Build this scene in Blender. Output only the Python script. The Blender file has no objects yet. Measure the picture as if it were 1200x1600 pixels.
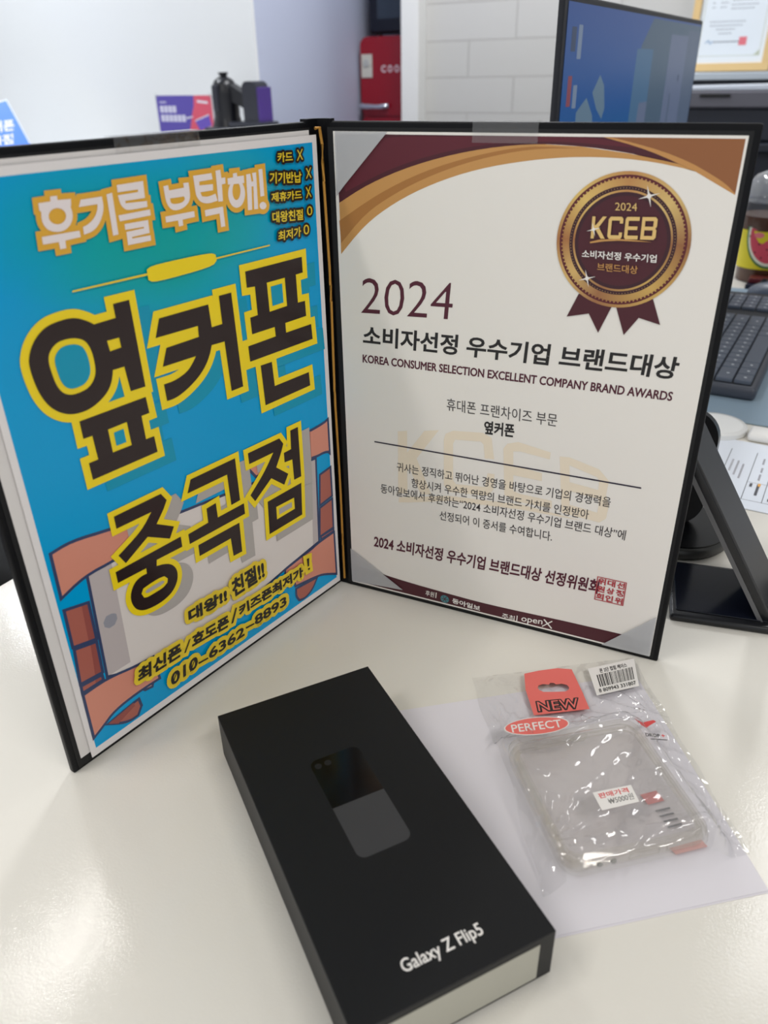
import bpy, bmesh, math, random
from mathutils import Vector, Matrix
from mathutils.geometry import tessellate_polygon
random.seed(7)
SC = bpy.context.scene
COL = SC.collection
# ------------------------------------------------------------------ camera, world, lights, exposure
cam_d = bpy.data.cameras.new('camera'); cam = bpy.data.objects.new('camera', cam_d); COL.objects.link(cam)
cam_d.sensor_fit = 'AUTO'; cam_d.sensor_width = 36.0; cam_d.lens = 36.0 * 1222.05 / 1600.0
cam_d.clip_start = 0.01; cam_d.clip_end = 60
CR, CU, CB = (0.99980145, -0.00975888, -0.01737287), (0.01992617, 0.48965454, 0.87168881), (0.0, -0.87186191, 0.48975178)
cam.matrix_world = Matrix(((CR[0], CU[0], CB[0], 0.03265277), (CR[1], CU[1], CB[1], -0.47927352), (CR[2], CU[2], CB[2], 0.32793684), (0, 0, 0, 1)))
cam_d.dof.use_dof = True; cam_d.dof.focus_distance = 0.50; cam_d.dof.aperture_fstop = 10.0
SC.camera = cam
SC.view_settings.view_transform = 'Standard'; SC.view_settings.look = 'None'
SC.view_settings.gamma = 1.0; SC.view_settings.use_curve_mapping = False
SC.view_settings.exposure = -0.05
SC.cycles.use_denoising = True
SC.cycles.max_bounces = 12; SC.cycles.transparent_max_bounces = 24
SC.cycles.caustics_reflective = False; SC.cycles.caustics_refractive = False
SC.cycles.sample_clamp_indirect = 6.0
TH = math.radians(-30.5)                 # the table and the room are turned by this much
E1 = Vector((math.cos(TH), math.sin(TH), 0)); E2 = Vector((-math.sin(TH), math.cos(TH), 0))
def E(a, b, z=0.0): return E1 * a + E2 * b + Vector((0, 0, z))
world = bpy.data.worlds.new('daylight'); SC.world = world; world.use_nodes = True
world.node_tree.nodes['Background'].inputs[0].default_value = (0.93, 0.96, 1.0, 1)
world.node_tree.nodes['Background'].inputs[1].default_value = WORLD_STRENGTH = 0.85
def area(name, a, b, z, sx, sy, power, color=(1, 0.97, 0.92)):
    d = bpy.data.lights.new(name, 'AREA'); d.shape = 'RECTANGLE'; d.size = sx; d.size_y = sy; d.energy = power; d.color = color
    o = bpy.data.objects.new(name, d); COL.objects.link(o); o.location = E(a, b, z); o.rotation_euler = (0, 0, TH); return o
CEIL = 1.92
area('ceiling_lamp_or_fill', -1.25, 0.32, CEIL - .03, 0.09, 0.46, 5.4)
area('ceiling_lamp_or_fill', 0.52, 1.55, CEIL - .03, 0.12, 0.85, 5.5, (1, 1, 1))
area('ceiling_lamp_or_fill', -0.75, -1.15, CEIL - .03, 0.12, 1.2, 16)  # unseen fill above the camera, added to light the folder and table
area('ceiling_lamp_or_fill', 1.5, -0.7, CEIL - .03, 0.12, 1.2, 22)  # added fill out of view, set far right to brighten the poster
area('ceiling_lamp_or_fill', -2.75, 1.62, CEIL - .03, 0.12, 0.7, 26, (0.9, 0.95, 1))  # added to brighten the left wall; no known fixture here
area('ceiling_lamp_or_fill', -0.9, 2.0, CEIL - .03, 0.12, 0.9, 31, (0.97, 0.98, 1))  # added fill that lifts the tiled wall and the alcove
# ------------------------------------------------------------------ materials
def lin(c):
    c /= 255.0
    return c / 12.92 if c <= 0.04045 else ((c + 0.055) / 1.055) ** 2.4
def rgb(r, g, b): return (lin(r), lin(g), lin(b), 1)
MC = {}
def mat(name, c, rough=0.5, metal=0.0, spec=0.5, coat=0.0, coat_rough=0.05, bump=None, emit=None, trans=0.0, ior=1.45, alpha=1.0):
    if name in MC: return MC[name]
    m = bpy.data.materials.new(name); m.use_nodes = True; nt = m.node_tree; p = nt.nodes['Principled BSDF']
    p.inputs['Base Color'].default_value = rgb(*c); p.inputs['Roughness'].default_value = rough
    p.inputs['Metallic'].default_value = metal; p.inputs['Specular IOR Level'].default_value = spec
    p.inputs['Coat Weight'].default_value = coat; p.inputs['Coat Roughness'].default_value = coat_rough
    p.inputs['Transmission Weight'].default_value = trans; p.inputs['IOR'].default_value = ior; p.inputs['Alpha'].default_value = alpha
    if emit:
        p.inputs['Emission Color'].default_value = rgb(*emit[0]); p.inputs['Emission Strength'].default_value = emit[1]
    if bump:
        tc = nt.nodes.new('ShaderNodeTexCoord'); nz = nt.nodes.new('ShaderNodeTexNoise'); bp = nt.nodes.new('ShaderNodeBump')
        nz.inputs['Scale'].default_value = bump[0]; nz.inputs['Detail'].default_value = 3
        bp.inputs['Strength'].default_value = bump[1]; bp.inputs['Distance'].default_value = bump[2]
        nt.links.new(tc.outputs['Object'], nz.inputs['Vector']); nt.links.new(nz.outputs['Fac'], bp.inputs['Height'])
        nt.links.new(bp.outputs['Normal'], p.inputs['Normal'])
        if coat: nt.links.new(bp.outputs['Normal'], p.inputs['Coat Normal'])
    MC[name] = m; return m
def clear(name, tint=(1, 1, 1), haze=0.06, hazecol=(225, 222, 218), rough=0.08, ior=1.45, bump=None):
    """clear plastic film: lets light straight through, a Fresnel gloss on top and a little haze"""
    if name in MC: return MC[name]
    m = bpy.data.materials.new(name); m.use_nodes = True; nt = m.node_tree; N = nt.nodes; L = nt.links
    N.remove(N['Principled BSDF']); out = N['Material Output']
    tr = N.new('ShaderNodeBsdfTransparent'); tr.inputs[0].default_value = (*tint, 1)
    df = N.new('ShaderNodeBsdfDiffuse'); df.inputs[0].default_value = rgb(*hazecol)
    gl = N.new('ShaderNodeBsdfGlossy'); gl.inputs['Roughness'].default_value = rough
    fr = N.new('ShaderNodeFresnel'); geo = N.new('ShaderNodeNewGeometry'); mr = N.new('ShaderNodeMapRange')
    mr.inputs['To Min'].default_value = ior; mr.inputs['To Max'].default_value = 1 / ior     # the same gloss from either side of the film
    L.new(geo.outputs['Backfacing'], mr.inputs['Value']); L.new(mr.outputs[0], fr.inputs['IOR'])
    m1 = N.new('ShaderNodeMixShader'); m1.inputs[0].default_value = haze
    m2 = N.new('ShaderNodeMixShader')
    L.new(tr.outputs[0], m1.inputs[1]); L.new(df.outputs[0], m1.inputs[2]); L.new(fr.outputs[0], m2.inputs[0])
    L.new(m1.outputs[0], m2.inputs[1]); L.new(gl.outputs[0], m2.inputs[2]); L.new(m2.outputs[0], out.inputs[0])
    if bump:
        tc = N.new('ShaderNodeTexCoord'); nz = N.new('ShaderNodeTexNoise'); bp = N.new('ShaderNodeBump')
        nz.inputs['Scale'].default_value = bump[0]; nz.inputs['Detail'].default_value = 2
        bp.inputs['Strength'].default_value = bump[1]; bp.inputs['Distance'].default_value = bump[2]
        L.new(tc.outputs['Object'], nz.inputs['Vector']); L.new(nz.outputs['Fac'], bp.inputs['Height'])
        L.new(bp.outputs['Normal'], gl.inputs['Normal']); L.new(bp.outputs['Normal'], fr.inputs['Normal'])
    MC[name] = m; return m
# ------------------------------------------------------------------ mesh helpers
class MB:
    def __init__(s): s.v = []; s.f = []; s.m = []; s.mats = []
    def mi(s, m):
        if m not in s.mats: s.mats.append(m)
        return s.mats.index(m)
    def add(s, vs, fs, m):
        o = len(s.v); k = s.mi(m); s.v += [tuple(v) for v in vs]
        for f in fs: s.f.append(tuple(o + i for i in f)); s.m.append(k)
    def bm(s, b, m, M=None):
        if M is not None: b.transform(M)
        b.verts.index_update(); s.add([v.co for v in b.verts], [[v.index for v in f.verts] for f in b.faces], m); b.free()
    def box(s, x0, x1, y0, y1, z0, z1, m, bev=0.0, seg=2, M=None):
        b = bmesh.new(); bmesh.ops.create_cube(b, size=1)
        for v in b.verts: v.co = ((x0 + x1) / 2 + v.co.x * (x1 - x0), (y0 + y1) / 2 + v.co.y * (y1 - y0), (z0 + z1) / 2 + v.co.z * (z1 - z0))
        if bev: bmesh.ops.bevel(b, geom=b.edges[:], offset=bev, segments=seg, profile=0.5, affect='EDGES', clamp_overlap=True)
        s.bm(b, m, M)
    def lathe(s, prof, m, n=40, M=None, cap=True):
        vs = []; fs = []
        for r, z in prof:
            for i in range(n):
                a = 2 * math.pi * i / n; vs.append(Vector((r * math.cos(a), r * math.sin(a), z)))
        for j in range(len(prof) - 1):
            for i in range(n):
                k = (i + 1) % n; fs.append((j * n + i, j * n + k, (j + 1) * n + k, (j + 1) * n + i))
        if cap:
            fs.append(tuple(range(n - 1, -1, -1))); fs.append(tuple((len(prof) - 1) * n + i for i in range(n)))
        if M is not None: vs = [M @ v for v in vs]
        s.add(vs, fs, m)
    def prism(s, pts, z0, z1, m, holes=(), M=None):
        """extruded outline (with holes) along local z"""
        loops = [list(pts)] + [list(h) for h in holes]
        flat = [p for l in loops for p in l]; n = len(flat)
        vs = [Vector((p[0], p[1], z0)) for p in flat] + [Vector((p[0], p[1], z1)) for p in flat]; fs = []
        for t in tess(loops): fs.append(tuple(n + i for i in t)); fs.append(tuple(reversed(t)))
        o = 0
        for li, l in enumerate(loops):
            a = sum(l[i][0] * l[(i + 1) % len(l)][1] - l[(i + 1) % len(l)][0] * l[i][1] for i in range(len(l)))
            fl = (a > 0) == (li == 0)
            for i in range(len(l)):
                j = (i + 1) % len(l); q = (o + i, o + j, n + o + j, n + o + i); fs.append(q if fl else tuple(reversed(q)))
            o += len(l)
        if M is not None: vs = [M @ v for v in vs]
        s.add(vs, fs, m)
    def tube(s, pts, r, m, n=10):
        pts = [Vector(p) for p in pts]; vs = []; fs = []
        up = Vector((0, 0, 1))
        for i, p in enumerate(pts):
            t = (pts[min(i + 1, len(pts) - 1)] - pts[max(i - 1, 0)]).normalized()
            a = t.cross(up); a = t.cross(Vector((1, 0, 0))) if a.length < 1e-3 else a
            a.normalize(); b = t.cross(a); rr = r[i] if isinstance(r, (list, tuple)) else r
            vs += [p + (a * math.cos(2 * math.pi * k / n) + b * math.sin(2 * math.pi * k / n)) * rr for k in range(n)]
        for i in range(len(pts) - 1):
            for k in range(n): fs.append((i * n + k, i * n + (k + 1) % n, (i + 1) * n + (k + 1) % n, (i + 1) * n + k))
        fs.append(tuple(range(n - 1, -1, -1))); fs.append(tuple((len(pts) - 1) * n + k for k in range(n)))
        s.add(vs, fs, m)
    def build(s, name, parent=None, M=None, smooth=False):
        me = bpy.data.meshes.new(name); me.from_pydata(s.v, [], s.f)
        for m in s.mats: me.materials.append(m)
        me.polygons.foreach_set('material_index', s.m); me.update()
        if smooth:
            b = bmesh.new(); b.from_mesh(me); bmesh.ops.remove_doubles(b, verts=b.verts, dist=1e-7); bmesh.ops.recalc_face_normals(b, faces=b.faces)
            b.to_mesh(me); b.free(); me.polygons.foreach_set('use_smooth', [True] * len(me.polygons))
            if hasattr(me, 'set_sharp_from_angle'): me.set_sharp_from_angle(angle=math.radians(38))
        o = bpy.data.objects.new(name, me); COL.objects.link(o)
        if parent is not None: o.parent = parent
        if M is not None: o.matrix_local = M
        return o
def tess(loops):
    flat = [Vector((p[0], p[1], 0)) for l in loops for p in l]; out = []
    for t in tessellate_polygon([[Vector((p[0], p[1], 0)) for p in l] for l in loops]):
        a, b, c = (flat[i] for i in t)
        cr = (b.x - a.x) * (c.y - a.y) - (b.y - a.y) * (c.x - a.x)
        if abs(cr) < 1e-14: continue
        out.append(tuple(t) if cr > 0 else tuple(reversed(t)))
    return out
def soft(pts, lim=38, it=2):
    """round off the shallow bends of a traced outline and keep its corners"""
    for _ in range(it):
        n = len(pts); out = []
        for i in range(n):
            p, q, r = Vector(pts[i - 1]), Vector(pts[i]), Vector(pts[(i + 1) % n]); a, c = q - p, r - q
            if a.length < 1e-6 or c.length < 1e-6: continue
            if a.angle(c) < math.radians(lim) and a.angle(c) > 0.02: out += [tuple(q - a * .25), tuple(q + c * .25)]
            else: out.append(tuple(q))
        pts = out
    return pts
def tag(o, label, cat, group=None):
    o['label'] = label; o['category'] = cat
    if group: o['group'] = group
    return o
def structure(o): o['kind'] = 'structure'; return o
def thing(name, label, cat, loc=(0, 0, 0), rz=0.0, group=None, M=None):
    o = bpy.data.objects.new(name, None); COL.objects.link(o); o.empty_display_size = .02
    if M is not None: o.matrix_world = M
    else: o.location = loc; o.rotation_euler = (0, 0, rz)
    return tag(o, label, cat, group)
# ------------------------------------------------------------------ printing: flat ink layers on a sheet (local x right, y up, z out of the sheet), millimetres
TC = {}
def glyphs(text, offset=0.0):
    k = (text, offset)
    if k in TC: return TC[k]
    c = bpy.data.curves.new('lettering', 'FONT'); c.body = text; c.size = 1.0; c.resolution_u = 3; c.offset = offset
    o = bpy.data.objects.new('lettering', c); COL.objects.link(o)
    dg = bpy.context.evaluated_depsgraph_get(); me = bpy.data.meshes.new_from_object(o.evaluated_get(dg))
    vs = [(v.co.x, v.co.y) for v in me.vertices]; fs = [tuple(p.vertices) for p in me.polygons]
    cnt = {}
    for f in fs:
        for i in range(len(f)):
            e = tuple(sorted((f[i], f[(i + 1) % len(f)]))); cnt[e] = cnt.get(e, 0) + 1
    edges = [e for e, n in cnt.items() if n == 1]
    COL.objects.unlink(o); bpy.data.objects.remove(o); bpy.data.curves.remove(c); bpy.data.meshes.remove(me)
    TC[k] = (vs, fs, edges); return TC[k]
class Ink(MB):
    def __init__(s, h=0.10): super().__init__(); s.h = h
    def up(s, d=0.005): s.h += d
    def tri(s, p2, fs, m, h=None):
        h = s.h if h is None else h
        out = []
        for f in fs:
            a = sum(p2[f[i]][0] * p2[f[(i + 1) % len(f)]][1] - p2[f[(i + 1) % len(f)]][0] * p2[f[i]][1] for i in range(len(f)))
            out.append(f if a > 0 else tuple(reversed(f)))
        s.add([(p[0] * .001, p[1] * .001, h * .001) for p in p2], out, m)
    def poly(s, pts, m, holes=()):
        loops = [list(pts)] + [list(h) for h in holes]; s.tri([p for l in loops for p in l], tess(loops), m); s.up()
    def edge(s, pts, d, m, closed=True):
        """a line of half width d along the outline, mitred"""
        n = len(pts); h = s.h
        for i in range(n if closed else n - 1):
            a, b = Vector(pts[i]), Vector(pts[(i + 1) % n]); t = b - a
            if t.length < 1e-6: continue
            t.normalize(); nn = Vector((-t.y, t.x))
            def ext(v, w):                      # (extension on the left side, on the right side): only the outside of a bend is mitred
                c = max(-1, min(1, v.dot(w))); e = min(d * math.tan(math.acos(c) / 2), 2.3 * d)
                return (0, e) if v.x * w.y - v.y * w.x > 0 else (e, 0)
            p, q = Vector(pts[(i - 1) % n]), Vector(pts[(i + 2) % n])
            ea = ext((a - p).normalized(), t) if (closed or i > 0) else (0, 0); eb = ext(t, (q - b).normalized()) if (closed or i < n - 2) else (0, 0)
            s.tri([a - t * ea[1] - nn * d, b + t * eb[1] - nn * d, b + t * eb[0] + nn * d, a - t * ea[0] + nn * d], [(0, 1, 2, 3)], m, h); h += 0.0003
        s.h = h + 0.004
    def disc(s, c, r, m, n=40, ry=None):
        s.poly([(c[0] + r * math.cos(2 * math.pi * i / n), c[1] + (ry or r) * math.sin(2 * math.pi * i / n)) for i in range(n)], m)
    def text(s, t, lb, rb, lt, m, offset=0.0, halo=None):
        """lettering stretched so that its outline box has the three given corners"""
        vs, fs, ed = glyphs(t, offset)
        x0, x1 = min(v[0] for v in vs), max(v[0] for v in vs); y0, y1 = min(v[1] for v in vs), max(v[1] for v in vs)
        P = [(lb[0] + (rb[0] - lb[0]) * (x - x0) / (x1 - x0) + (lt[0] - lb[0]) * (y - y0) / (y1 - y0),
              lb[1] + (rb[1] - lb[1]) * (x - x0) / (x1 - x0) + (lt[1] - lb[1]) * (y - y0) / (y1 - y0)) for x, y in vs]
        for hm, d in (halo or ()):
            h = s.h; used = set()
            for a, b in ed:
                A, B = Vector(P[a]), Vector(P[b]); tt = B - A
                if tt.length < 1e-6: continue
                tt.normalize(); nn = Vector((-tt.y, tt.x))
                s.tri([A - nn * d, B - nn * d, B + nn * d, A + nn * d], [(0, 1, 2, 3)], hm, h); h += 3e-5
                for k in (a, b):
                    if k in used: continue
                    used.add(k); c = Vector(P[k])
                    s.tri([c + Vector((math.cos(i * math.pi / 4), math.sin(i * math.pi / 4))) * d for i in range(8)], [tuple(range(8))], hm, h); h += 3e-5
            s.tri(P, fs, hm, h); s.h = h + 0.005
        s.tri(P, fs, m); s.up()

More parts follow.
